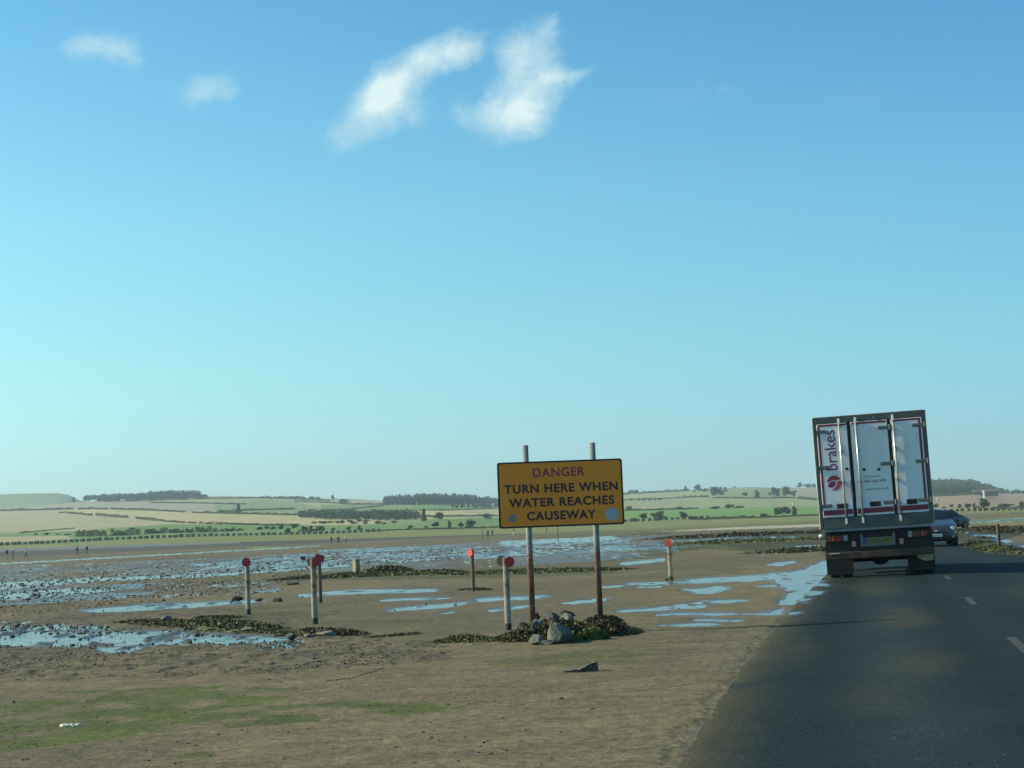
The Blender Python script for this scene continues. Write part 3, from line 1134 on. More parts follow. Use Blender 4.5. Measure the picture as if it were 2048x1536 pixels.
def weed_bank(name, spine, half, height, n, leaf, m, seed, label, cat='seaweed', parent=None, group=None, stones=0):
    """a low ragged heap of seaweed along a line on the ground"""
    n, leaf = int(n * 2.7), leaf * .48
    r = np.random.RandomState(seed)
    S = [Vector(p) for p in spine]
    seg = [(S[i + 1] - S[i]).length for i in range(len(S) - 1)]
    tot = sum(seg)
    o_ = Vector((sum(p.x for p in S) / len(S), sum(p.y for p in S) / len(S), 0))
    t = r.uniform(0, tot, n)
    cum = np.concatenate([[0], np.cumsum(seg)])
    k = np.clip(np.searchsorted(cum, t, side='right') - 1, 0, len(seg) - 1)
    f = (t - cum[k]) / np.array(seg)[k]
    A = np.array([(p.x, p.y) for p in S])
    base = A[k] * (1 - f[:, None]) + A[k + 1] * f[:, None]
    q = r.normal(0, .42, (n, 2))
    prof_ = np.sin(np.clip(t / tot, .03, .97) * math.pi) ** .5
    hmp = np.clip(vnoise(base[:, 0] * .8 + seed, base[:, 1] * .6, seed) * .95 + vnoise(base[:, 0] * 2.6 + seed, base[:, 1] * 1.5, seed + 1) * .75 - .22, .06, 1.3)
    xy = base + q * half * prof_[:, None] * np.array([1, 1.0])
    d2 = np.clip(1 - (q ** 2).sum(1) / 1.6, 0, 1)
    hz = height * prof_ * hmp * d2
    z = hz * r.uniform(.25, 1.0, n)
    pts = np.stack([xy[:, 0] - o_.x, xy[:, 1] - o_.y, z], -1)
    nrm = np.stack([q[:, 0], q[:, 1], np.full(n, .9)], -1)
    ob = leaf_obj(name, pts, nrm * .6, leaf, m, parent, seed, elong=2.3)
    # solid heart so the heap does not look like confetti
    bm = bmesh.new()
    bm.from_mesh(ob.data)
    step = max(half * .55, .12)
    nn = max(3, int(tot / step))
    for i in range(nn):
        u = (i + .5) / nn * tot
        kk = min(len(seg) - 1, int(np.searchsorted(cum, u, side='right') - 1))
        ff = (u - cum[kk]) / seg[kk]
        p = S[kk].lerp(S[kk + 1], ff) - o_
        pr = math.sin(min(.97, max(.03, u / tot)) * math.pi) ** .5
        hh = height * pr * min(1.3, max(.06, float(vnoise(np.array([(p.x + o_.x) * .8 + seed]), np.array([(p.y + o_.y) * .6]), seed)[0]) * .95 + float(vnoise(np.array([(p.x + o_.x) * 2.6 + seed]), np.array([(p.y + o_.y) * 1.5]), seed + 1)[0]) * .75 - .22))
        rr_ = random.Random(seed * 100 + i)
        for w in range(2):
            g = bmesh.ops.create_icosphere(bm, subdivisions=2, radius=1.0)
            off_ = Vector((rr_.uniform(-.4, .4) * half, rr_.uniform(-.4, .4) * half, 0))
            sx_ = step * rr_.uniform(.7, 1.1)
            for v in g['verts']:
                kq = 1 + rr_.uniform(-.22, .22)
                v.co = Vector((v.co.x * sx_ * kq, v.co.y * half * .5 * pr * kq, v.co.z * hh * .62 * kq)) + p + off_
    bm.to_mesh(ob.data)
    bm.free()
    ob.location = o_
    if label:
        tag(ob, label, cat, group)
    return ob


def gp(px, py):
    return ground(px, py)


weed_bank('seaweed_bank', [gp(290, 1240), gp(345, 1248), gp(430, 1252), gp(500, 1260), gp(575, 1268)], .7, .12, 5200, .055, M_wrackg, 11, 'long brown and green seaweed bank beside the foreground pool', group='seaweed banks')
weed_bank('seaweed_bank', [gp(400, 1236), gp(450, 1237), gp(485, 1236)], .4, .09, 900, .05, M_wrack, 12, 'thin dark seaweed strip just left of the foot of a red disc post', group='seaweed banks')
weed_bank('seaweed_bank', [gp(568, 1272), gp(620, 1268), gp(712, 1272)], .42, .13, 2200, .045, M_wrack, 13, 'dark weed heap with pale stones in front of the paired disc posts', group='seaweed banks')
weed_bank('seaweed_bank', [gp(738, 1276), gp(790, 1271), gp(836, 1269)], .26, .08, 1000, .04, M_wrack, 14, 'small isolated dark weed patch on bare sand between posts and sign', group='seaweed banks')
weed_bank('seaweed_bank', [gp(872, 1287), gp(930, 1283), gp(1015, 1283)], .34, .10, 2200, .04, M_wrackg, 15, 'low olive and black weed tail left of the sign mound', group='seaweed banks')
weed_bank('seaweed_bank', [gp(225, 1246), gp(270, 1246), gp(300, 1249)], .3, .06, 500, .045, M_wrack, 16, 'scrap of dark weed left of the long seaweed bank', group='seaweed banks')
weed_bank('seaweed_bank', [gp(640, 1157), gp(720, 1152), gp(800, 1149), gp(900, 1147)], 1.8, .2, 5200, .11, M_wrackg, 17, 'far weedy ridge around the foot of the concrete stump', group='seaweed banks')
weed_bank('seaweed_bank', [gp(880, 1148), gp(960, 1146), gp(1060, 1144), gp(1160, 1142), gp(1235, 1140)], 1.9, .14, 5200, .11, M_wrackg, 18, 'far green weed ridge seen between and behind the sign posts', group='seaweed banks')
weed_bank('seaweed_bank', [gp(566, 1161), gp(610, 1157), gp(655, 1154)], 1.0, .1, 900, .09, M_wrack, 19, 'dark low weed streak left of the far weedy ridge', group='seaweed banks')
weed_bank('seaweed_bank', [gp(740, 1148), gp(770, 1147), gp(800, 1147)], 1.0, .34, 1600, .10, M_wrack, 20, 'dark humped weed heap just right of the concrete stump', group='seaweed banks')
weed_bank('seaweed_bank', [gp(925, 1180), gp(950, 1180), gp(970, 1181)], .35, .06, 400, .06, M_wrack, 21, 'little weed ring at the foot of the pink disc post', group='seaweed banks')
weed_bank('seaweed_bank', [gp(1372, 1090), gp(1450, 1086), gp(1560, 1082), gp(1660, 1078)], 3.4, .20, 4200, .2, M_wrackg, 22, 'dark green weed ridge behind the lone post left of the truck', group='seaweed banks')
weed_bank('seaweed_bank', [gp(1560, 1106), gp(1610, 1102), gp(1668, 1098)], 2.2, .2, 2600, .14, M_wrackg, 23, 'brown weed hump against the near wheel side of the truck', group='seaweed banks')
weed_bank('seaweed_bank', [gp(1330, 1078), gp(1440, 1073), gp(1560, 1069), gp(1660, 1064)], 6, .28, 3000, .3, M_wrack, 24, 'faraway dark weed line below the pale sand strip', group='seaweed banks')
weed_bank('seaweed_bank', [gp(1926, 1064), gp(1960, 1061), gp(2005, 1063), gp(2030, 1066)], 2.2, .36, 3600, .16, M_wrack, 25, 'dark seaweed ridge beyond the pools right of the oncoming car', group='seaweed banks')
weed_bank('seaweed_bank', [gp(1934, 1082), gp(1958, 1088), gp(1992, 1098), gp(2024, 1108), (18.6, 41.5, 0), (16.2, 33, 0)], .9, .2, 7000, .07, M_wrackg, 26, 'weedy bank with stones along the right road edge by the short post', group='seaweed banks')
weed_bank('seaweed_bank', [gp(1924, 1076), gp(1950, 1077), gp(1972, 1081)], 0.8, .2, 1500, .10, M_wrack, 27, 'black weed clump between the oncoming car and the right hand pools', group='seaweed banks')
for q, (x, y, lb) in enumerate(((590, 1224, 'a'), (0, 0, 0))):
    break
for (x, y, w, lb) in ((1210, 1237, 0, ''),):
    pass

# weed and stones of the mound that carries the sign
weed_bank('seaweed_mound', [gp(1005, 1282), gp(1060, 1280), gp(1130, 1276), gp(1200, 1272), gp(1245, 1268)], .50, .36, 7000, .042, M_wrack, 31, 'dark seaweed covered mound at the foot of the yellow sign', group='seaweed banks')
weed_bank('seaweed_mound', [gp(1160, 1268), gp(1200, 1264), gp(1236, 1266)], .36, .22, 2600, .042, M_wrack, 32, 'black weed hump under the right sign post', group='seaweed banks')
weed_bank('seaweed_mound', [gp(1020, 1285), gp(1042, 1283), gp(1060, 1282)], .22, .24, 1500, .034, M_wrackg, 33, 'brown bladdery weed clump in front of the left sign post', group='seaweed banks')
weed_bank('green_weed', [gp(1158, 1283), gp(1182, 1281), gp(1208, 1279)], .16, .27, 900, .035, M_gut, 34, 'bright green weed tuft on the right side of the sign mound', 'weed')
ROCKS = [  # px, base py, width px, height px, material, depth factor, z lift, rot, label
    (1116, 1289, 46, 38, M_grey, .9, 0, .4, 'largest pointed grey boulder at the front of the sign mound'),
    (1073, 1281, 36, 40, M_grey, .8, .03, 1.1, 'peaked grey boulder just right of the left sign post'),
    (1072, 1291, 38, 20, M_pale, .9, 0, 2.0, 'rounded pale stone left of the largest pointed boulder'),
    (1092, 1291, 44, 12, M_pale, .7, 0, .2, 'flat pale slab lying lowest at the front of the mound'),
    (1133, 1262, 32, 26, M_grey, .8, .09, 2.6, 'grey green stone behind the largest pointed boulder'),
    (1073, 1256, 28, 28, M_dark, .8, .04, .9, 'dark squarish stone behind the peaked grey boulder'),
    (1134, 1250, 28, 16, M_dark, .8, .10, .1, 'flat topped black stone highest at the back of the mound'),
    (1042, 1264, 34, 20, M_dark, .8, .0, 1.9, 'dark stone between the short disc post and left sign post'),
    (1106, 1262, 48, 28, M_dark, .8, .03, 3.0, 'broad dark rock in the middle of the sign mound'),
    (1204, 1254, 18, 18, M_dark, .9, .04, .7, 'small black stone touching the right sign post'),
    (1240, 1270, 30, 16, M_dark, .8, 0, 2.2, 'low black rock at the right tip of the mound'),
    (1128, 1287, 50, 34, M_dark, .7, .02, .9, 'black weedy boulder right against the largest grey boulder'),
    (580, 1280, 20, 16, M_grey, .9, 0, .3, 'small grey stone at the left end of the stony weed heap'),
    (618, 1276, 26, 10, M_pale, .8, 0, 1.3, 'pale flat stone in the weed heap, shorter of two'),
    (650, 1275, 44, 12, M_pale, .8, 0, 2.3, 'long pale flat stone in the weed heap by the paired posts'),
    (333, 1247, 20, 14, M_grey, .9, 0, .6, 'grey stone near the left end of the long seaweed bank'),
    (310, 1246, 26, 10, M_dark, .9, 0, 1.6, 'black stone left of the long seaweed bank'),
    (492, 1264, 22, 9, M_pale, .9, 0, 2.7, 'pale stone in the long seaweed bank below a red disc post'),
    (945, 1291, 22, 6, M_pale, .9, 0, .6, 'thin pale stone on the sand left of the sign mound'),
    (2018, 1104, 14, 8, M_grey, .9, .08, .6, 'grey stone on the weedy verge right of the short post'),
    (2040, 1115, 12, 8, M_grey, .9, .1, 1.6, 'grey stone on the right road verge nearest the camera'),
    (1938, 1070, 14, 5, M_pale, .9, .05, 1.0, 'pale flat stone between the oncoming car and the pools'),
    (472, 1203, 26, 10, M_dark, .9, 0, 2.1, 'dark stone at the water edge left of the red disc post'),
    (518, 1202, 14, 6, M_dark, .9, 0, .4, 'small dark stone right of the red disc post'),
    (555, 1204, 22, 9, M_dark, .9, 0, 1.4, 'dark weedy stone between two red disc posts'),
    (582, 1170, 34, 8, M_dark, .9, 0, .8, 'low black stone in water left of the far ridge'),
    (606, 1120, 12, 7, M_dark, .9, 0, .8, 'tiny black stone in the shallows above the paired posts'),
    (1340, 1161, 16, 4, M_dark, .9, 0, .3, 'flat dark lump for the shade at the foot of the lone red post'),  # shade at the post foot, built as a dark lump
]
for i, (x, y, w, h, mt, dp, lift, rz, lb) in enumerate(ROCKS):
    p = gp(x, y)
    sc = p.length / F
    o = rock_mesh('boulder', (w * sc * .66, w * sc * .55 * dp, h * sc * .66), 100 + i, mt, loc=(p.x, p.y + w * sc * .3, lift), rz=rz)
    tag(o, lb, 'rock', 'stones on the tidal flat')

# a lump of driftwood on the sand with its scour hollow
p = gp(1165, 1344)
dw = MB()
dw.prism([(-.20, -.01), (-.185, .022), (-.12, .032), (-.04, .03), (.02, .055), (.09, .085), (.135, .10), (.155, .085), (.16, .02), (.15, -.01)], -.05, .05)
bmesh.ops.subdivide_edges(dw.bm, edges=dw.bm.edges[:], cuts=1, use_grid_fill=True)
for v in dw.bm.verts:
    v.co += Vector((rng.uniform(-.006, .006), rng.uniform(-.012, .012), rng.uniform(-.006, .006)))
o = dw.build('driftwood', mat('wet driftwood', (.10, .105, .085), .8, var=.45, vscale=9, bump=.6, color2=(.03, .03, .022), thr=(.45, .6)), loc=p)
tag(o, 'grey wedge of driftwood alone on the sand in front of the sign', 'driftwood')
# old rope
pts = [(650, 1364), (668, 1362), (690, 1359), (706, 1357), (722, 1351), (742, 1346), (752, 1342), (768, 1337)]
tb = MB()
P0 = gp(*pts[0])
tb.tube([gp(x, y) - P0 + Vector((0, 0, .006)) for x, y in pts], .0055, 6)
o = tb.build('rope', mat('old rope', (.07, .06, .035), .9, var=.3, vscale=20), loc=P0)
tag(o, 'thin dark old rope lying on the sand left of centre', 'rope')
# pale scrap
p = gp(146, 1454)
tb = MB()
r_ = random.Random(3)
for (dx, s) in ((-.055, .05), (-.01, .045), (.035, .035)):
    tb.ico((dx, r_.uniform(-.01, .01), .012), (s, .03, .018), 2, r_, .3)
o = tb.build('paper_scrap', mat('pale scrap', (.75, .66, .45), .8, var=.25, vscale=30), loc=p)
tag(o, 'crumpled pale cream scrap on green weed at lower left', 'litter')

# small clods, shells and worm casts: nobody could count them
nr_ = np.random.RandomState(5)
acc_p, acc_s = [], []
while sum(len(a) for a in acc_p) < 11000:
    x = nr_.uniform(-60, 1400, 4000)
    y = nr_.uniform(1095, 1530, 4000)
    far_ = inpoly(x, y, [(-60, 1125), (560, 1108), (1000, 1092), (1000, 1112), (640, 1135), (560, 1185), (300, 1205), (-60, 1240)])
    zone = inpoly(x, y, [(-80, 1236), (220, 1250), (560, 1282), (900, 1292), (900, 1320), (500, 1345), (-80, 1370)])
    inw = inpoly(x, y, [(0, 1266), (220, 1268), (430, 1272), (540, 1280), (450, 1286), (300, 1289), (0, 1291)])
    keep = nr_.uniform(0, 1, 4000) < np.where(zone, .24, np.where(far_, .22, .005)) * np.where(inw, .08, 1)
    x, y = x[keep], y[keep]
    g = np.array([gp(a, b_)[:] for a, b_ in zip(x, y)])
    ro, rd = road_off(g[:, 0], g[:, 1])
    g = g[(ro < -.3)]
    acc_p.append(g)
CP = np.concatenate(acc_p)[:11000]
cl = vnoise(CP[:, 0] * 1.4, CP[:, 1] * .8, 77) * .6 + vnoise(CP[:, 0] * 5, CP[:, 1] * 3, 78) * .4
CP = CP[cl > .40]
ico = bmesh.new()
bmesh.ops.create_icosphere(ico, subdivisions=1, radius=1.0)
iv = np.array([v.co[:] for v in ico.verts])
ico.verts.ensure_lookup_table()
ifc = np.array([[v.index for v in f.verts] for f in ico.faces])
ico.free()
n = len(CP)
sz = nr_.uniform(.005, .019, n) * (1 + (nr_.uniform(0, 1, n) > .93) * .8)
sz = sz * np.clip(np.hypot(CP[:, 0], CP[:, 1]) / 26, .7, 3.2)
sh = np.stack([sz * nr_.uniform(.8, 1.8, n), sz * nr_.uniform(.8, 1.5, n), sz * nr_.uniform(.5, 1.0, n)], -1)
VV = iv[None] * sh[:, None, :] * nr_.uniform(.7, 1.3, (n, len(iv), 1)) + CP[:, None, :] + np.array([0, 0, .004])
FF = ifc[None] + (np.arange(n) * len(iv))[:, None, None]
o = np_mesh('mud_clods', VV.reshape(-1, 3), FF.reshape(-1, 3), leaf_mat('mud clods', (.030, .028, .020), (.13, .115, .075), 2.0, .8))
tag(o, kind='stuff')

# ---------------------------------------------------------------- marker posts
M_postw = mat('weathered white post', (.30, .275, .21), .85, var=.2, vscale=8, color2=(.13, .10, .06), thr=(.46, .62))
M_postb = mat('brown timber post', (.13, .09, .06), .85, var=.3, vscale=10)
M_red = mat('red reflector', (.42, .022, .028), .35, var=.1, vscale=30)
M_redb = mat('sunlit red reflector', (.62, .07, .05), .5, var=.25, vscale=24, color2=(.6, .42, .38), thr=(.55, .7))  # brighter, pinker red: sunlight on the disc is put into the colour
M_blk = mat('black reflector back', (.018, .02, .02), .5)
M_wht = mat('white reflector', (.62, .66, .62), .4, var=.1, vscale=30)
M_post_base = mat('wet weed on post foot', (.035, .035, .022), .7, var=.4, vscale=20)


def disc(parent, c, yaw, r, m_face, m_back, name='reflector_disc', square=False):
    q = Matrix.Rotation(yaw, 3, 'Z')
    d = q @ Vector((0, -1, 0))
    b = MB()
    c = Vector(c)
    if square:
        b.box(c, (r * 1.7, .012, r * 1.8), q, .004, 1)
    else:
        b.cyl(c - d * .006, c + d * .006, r, seg=28)
    b.bm.faces.ensure_lookup_table()
    o = b.build(name, [m_back, m_face], parent)
    for pl in o.data.polygons:
        pl.material_index = 1 if pl.normal.dot(d) > .5 else 0
    return o


def post(px, py, top_px, w_px, label, discs, white=.75, lean=0.0):
    p = gp(px, py)
    dist = math.hypot(p.x, p.y)
    h = (py - top_px) * dist / F
    w = w_px * dist / F
    e = empty('marker_post', p, 0, label, 'marker post', 'posts with reflector discs')
    b = MB()
    b.cyl((0, 0, -.15), (lean * h, 0, h), w / 2, w * .47, 14)
    for v in b.bm.verts:
        v.co.x += rng.uniform(-.002, .002)
    b.build('post', M_postw if white else M_postb, e)
    f = MB()
    f.cyl((0, 0, -.1), (0, 0, h * .10), w * .54, w * .51, 14)
    f.build('weed_collar', M_post_base, e)
    for (dx, dz, dy, yaw, r, mf, mb_, sq) in discs:
        disc(e, (dx * dist / F, dy, h - dz * dist / F), yaw, r * dist / F, mf, mb_, square=sq)
    return e


# discs: dx px, dz px below top, dy m, yaw, radius px, face, back, square
post(497, 1230, 1119, 9.5, 'single red disc post at far left of the row', [(-.5, 8, -.06, .1, 8.5, M_red, M_blk, False), (-3, 7, .06, .9, 8, M_blk, M_red, False)])
post(630, 1249, 1117, 12, 'taller front post of the overlapping pair, black disc at its left', [(6.5, 9, -.05, .45, 9, M_red, M_blk, False), (-5.5, 8, .05, -.5, 9, M_blk, M_red, False)])
post(641, 1206, 1112, 8, 'rear post of the overlapping pair, brown below a red disc', [(-1, 6, -.05, .2, 8.5, M_red, M_blk, False), (5, 7, .05, 1.0, 7.5, M_blk, M_redb, False)], 0)
post(947, 1183, 1100, 7.5, 'short brown post with a pink disc coloured as sunlit and a pale disc', [(-4.5, 6.5, -.03, -.75, 8, M_redb, M_blk, False), (3.5, 3, .05, .9, 7, M_wht, M_blk, False)], 0)
post(1017, 1261, 1117, 12.5, 'white post left of the yellow sign with dark red disc', [(7.5, 9, -.05, .3, 10.5, M_red, M_blk, False), (-8.5, 6, .06, -.5, 10.5, M_blk, M_red, False)])
post(1342, 1161, 1081, 9, 'lone pale post with square red plate between sign and truck', [(-2.5, 6, -.06, -.3, 7.5, M_redb, M_blk, True), (-8, 5, .03, -1.15, 6.5, M_blk, M_red, False), (5.5, 3, .04, .6, 4, M_wht, M_blk, False)])

# short timber post beyond the road
p = gp(1998.5, 1096)
e = empty('fence_post', p, 0, 'short dark timber post on the weedy verge right of the road', 'post')
b = MB()
b.box((0, 0, .41), (.10, .10, .92), Matrix.Rotation(.4, 3, 'Z'), .008, 1)
b.build('post', mat('dark timber', (.075, .058, .042), .9, var=.35, vscale=9, bump=.5), e)
# thin way poles across the sand
for (x, y, t, lb) in ((965, 1077, 1054, 'thin dark way pole beside the walkers left of the sign'), (1116, 1079, 1052, 'thin way pole on the flats seen below the sign board')):
    p = gp(x, y)
    b = MB()
    b.cyl((0, 0, -.2), (.02, 0, (y - t) * p.length / F), .07, .05, 8)
    o = b.build('way_pole', M_postb, loc=p)
    tag(o, lb, 'pole', 'way poles across the sand')
# concrete stump on the far ridge
p = gp(713, 1148)
s_ = p.length / F
b = MB()
b.box((0, 0, .22), (.20, .24, .60), Matrix.Rotation(R(38), 3, 'Z'), .018, 2)
o = b.build('concrete_stump', mat('lichened concrete', (.27, .27, .15), .9, var=.3, vscale=9, bump=.5, color2=(.14, .13, .07), thr=(.45, .6)), loc=p + Vector((0, 0, .05)))
tag(o, 'upright yellowish concrete stump on the far weedy ridge', 'stump')

# ---------------------------------------------------------------- the sign
ps = gp(1134, 1268)
DS = ps.y
SS = DS / F
sign = empty('warning_sign', (ps.x, ps.y, 0), R(2.2), 'yellow board on two rusty poles reading DANGER, turn here', 'sign')


def rust_mat():
    m = bpy.data.materials.new('rusting pole')
    m.use_nodes = True
    t = NT(m.node_tree)
    b = m.node_tree.nodes['Principled BSDF']
    tcn = t.n('ShaderNodeTexCoord')
    sp = t.n('ShaderNodeSeparateXYZ')
    t.l(tcn.outputs['Object'], sp.inputs[0])
    nz = t.noise(tcn.outputs['Object'], 7, 5, .65)
    z = t.math('ADD', sp.outputs[2], t.math('MULTIPLY', t.math('SUBTRACT', nz.outputs[0], .5), .5))
    f = t.maprange(z, 1.06, 1.14)
    nz2 = t.noise(tcn.outputs['Object'], 16, 4, .6)
    rust = t.ramp(nz2.outputs[0], [(.3, (.085, .045, .028)), (.55, (.19, .105, .065)), (.75, (.30, .22, .16))])
    pale = t.ramp(nz2.outputs[0], [(.3, (.15, .16, .15)), (.7, (.25, .26, .24))])
    c_ = t.mix(f, rust, pale)
    t.l(c_, b.inputs['Base Color'])
    b.inputs['Roughness'].default_value = .65
    b.inputs['Metallic'].default_value = .1
    return m


M_rust = rust_mat()
BW, BH = 250.5 * SS, 131.5 * SS
BZ = 1.45 + 66 * SS + .005
PT = 1.45 + 166 * SS
for dx in (-66.5 * SS, 68 * SS):
    b = MB()
    b.cyl((dx, .055, -.2), (dx, .055, PT), .042, .042, 20)
    pole = b.build('pole', M_rust, sign, True)
    for pl in pole.data.polygons:
        pl.use_smooth = len(pl.vertices) == 4
    for zz in (BZ - .22, BZ + .24):
        MB().box((dx, .03, zz), (.12, .05, .035)).build('clamp', mat('grey bracket', (.25, .26, .26), .5, .5), pole)


def rrect(w, h, r, n=6):
    out = []
    for (cx_, cy_, a0) in ((w / 2 - r, h / 2 - r, 0), (-w / 2 + r, h / 2 - r, 90), (-w / 2 + r, -h / 2 + r, 180), (w / 2 - r, -h / 2 + r, 270)):
        for k in range(n + 1):
            a = R(a0 + 90 * k / n)
            out.append((cx_ + r * math.cos(a), cy_ + r * math.sin(a)))
    return out


M_yel = mat('yellow board', (.84, .262, .012), .55, var=.05, vscale=3, color2=(.52, .20, .014), thr=(.55, .8))
M_sblk = mat('black board edge', (.012, .014, .014), .5)
M_let = mat('black letters', (.020, .016, .016), .5)
M_mar = mat('maroon letters', (.34, .022, .060), .5)
M_stick = mat('grey sticker', (.33, .38, .44), .4, var=.1, vscale=14)
M_sticko = mat('dull grey sticker', (.26, .22, .19), .5, var=.2, vscale=20)
tilt = Matrix.Rotation(R(-.35), 4, 'Y')
b = MB()
b.prism(rrect(BW, BH, .035), -.006, .006)
board = b.build('board', M_sblk, sign)
board.location = (0, 0, BZ)
board.rotation_euler = (0, R(.25), 0)
b = MB()
b.prism(rrect(BW - .052, BH - .048, .025), -.0095, -.0062)
b.build('board_face', M_yel, board)
LY = -.0096
for body, w, z, mm, cap in (('DANGER', 104, 43, M_mar, 18.5), ('TURN HERE WHEN', 227, 11.5, M_let, 18), ('WATER REACHES', 211, -16, M_let, 18), ('CAUSEWAY', 138, -43, M_let, 18)):
    off_x = {'DANGER': -2, 'TURN HERE WHEN': 1, 'WATER REACHES': 1, 'CAUSEWAY': 0}[body]
    text_mesh(body, 'lettering', mm, board, w * SS, cap * SS, (off_x * SS, LY, z * SS), .0015, weight=.034 if body != 'DANGER' else .024, spacing=1.12)
for (dx, dz, r, mm) in ((-97, -46, 8.6, M_sticko), (101, -45, 13.2, M_stick)):
    b = MB()
    b.cyl((dx * SS, -.0096, dz * SS), (dx * SS, -.0116, dz * SS), r * SS, seg=36)
    b.build('sticker', mm, board)
b = MB()
b.box((77 * SS, -.0105, -40 * SS), (7 * SS, .001, 3 * SS))
b.build('small_mark', mat('faint mark', (.40, .2, .03), .6), board)

# ---------------------------------------------------------------- delivery lorry
M_white = mat('white door paint', (.70, .71, .70), .42, var=.04, vscale=2, color2=(.50, .51, .50), thr=(.55, .75))
M_frame = mat('grey green door frame', (.078, .086, .078), .5, .2, var=.2, vscale=6)
M_sideb = mat('cream side panel', (.72, .70, .60), .45, var=.05, vscale=2)
M_claret = mat('claret band', (.20, .012, .035), .4, var=.08, vscale=8)
M_line = mat('white pinstripe', (.60, .60, .56), .45)
M_gap = mat('black rubber seal', (.008, .009, .009), .7)
M_chrome = mat('galvanised rod', (.62, .62, .55), .32, .55, var=.1, vscale=12)
M_bright = mat('bright steel', (.85, .84, .80), .2, .8)
M_hinge = mat('dull hinge metal', (.12, .13, .115), .5, .4, var=.2, vscale=14)
M_black = mat('matt black steel', (.006, .007, .008), .7, var=.3, vscale=8)
M_tyre = mat('tyre rubber', (.012, .013, .013), .85, var=.3, vscale=16, bump=.4, bscale=25)
M_rustb = mat('rusty underrun bar', (.055, .030, .018), .8, var=.5, vscale=6, color2=(.10, .06, .04), thr=(.5, .65))
M_lred = mat('red lamp lens', (.18, .010, .010), .25)
M_lamb = mat('amber lamp lens', (.26, .055, .010), .25)
M_lwht = mat('clear lamp lens', (.24, .27, .28), .2)
M_pink = mat('faded red reflector', (.60, .20, .14), .35)
M_plate = mat('yellow plate', (.20, .17, .04), .45, var=.15, vscale=12)
M_platew = mat('white plate', (.72, .74, .72), .4)
M_pblue = mat('blue plate band', (.03, .05, .22), .4)
M_panel = mat('dusty grey panel', (.13, .155, .16), .6, var=.2, vscale=7)
M_glass = mat('dark vehicle glass', (.010, .014, .016), .12, spec=.3)
M_logo = mat('claret print', (.17, .016, .07), .45)
M_logo1 = mat('crimson leaf', (.36, .02, .06), .45)
M_logo2 = mat('plum leaf', (.20, .012, .06), .45)
M_logo3 = mat('rose leaf', (.42, .05, .12), .45)

tp = gp(1763, 1158)
lorry = empty('delivery_truck', (tp.x, tp.y, .035), 0, 'white box delivery lorry driving away on the left of the road', 'lorry')
lorry.rotation_euler = (R(-.0), R(-1.25), R(-12.4))
W2, ZB, ZT, LB = 1.25, 1.13, 3.65, 5.6     # half width, floor, roof, body length
# box body: sides, roof and floor with a recessed back
b = MB()
b.box((-W2 + .03, LB / 2, (ZB + ZT) / 2), (.06, LB, ZT - ZB), bevel=.018)
o = b.build('body_side', M_sideb, lorry)
MB().box((W2 - .03, LB / 2, (ZB + ZT) / 2), (.06, LB, ZT - ZB), bevel=.018).build('body_side', M_sideb, lorry)
MB().box((0, LB / 2, ZT - .03), (2 * W2 - .122, LB, .06)).build('body_roof', M_sideb, lorry)
MB().box((0, LB / 2, ZB + .05), (2 * W2 - .122, LB, .1)).build('body_floor', M_black, lorry)
MB().box((0, LB - .03, (ZB + ZT) / 2), (2 * W2 - .122, .06, ZT - ZB - .2)).build('body_front', M_sideb, lorry)
fr_ = MB()
fr_.box((0, -.03, ZT - .085), (2 * W2 - .02, .09, .15), bevel=.012)
hd = fr_.build('rear_header', M_frame, lorry)
for dx in (-.24, .12):
    MB().cyl((dx, -.075, ZT - .10), (dx, -.095, ZT - .10), .022, seg=14).build('marker_lamp', M_lwht, hd)
for s in (-1, 1):
    MB().box((s * (W2 - .045), -.03, (ZB + ZT) / 2 - .075), (.075, .088, ZT - ZB - .155), bevel=.01).build('rear_post', M_frame, lorry)
MB().box((0, -.03, ZB + .125), (2 * W2 - .17, .086, .25), bevel=.01).build('rear_sill', M_frame, lorry)
D0, D1 = ZB + .26, ZT - .168          # door bottom and top
DOORS = [(-1.155, -.485, 'left'), (-.405, .40, 'mid'), (.475, 1.155, 'right')]
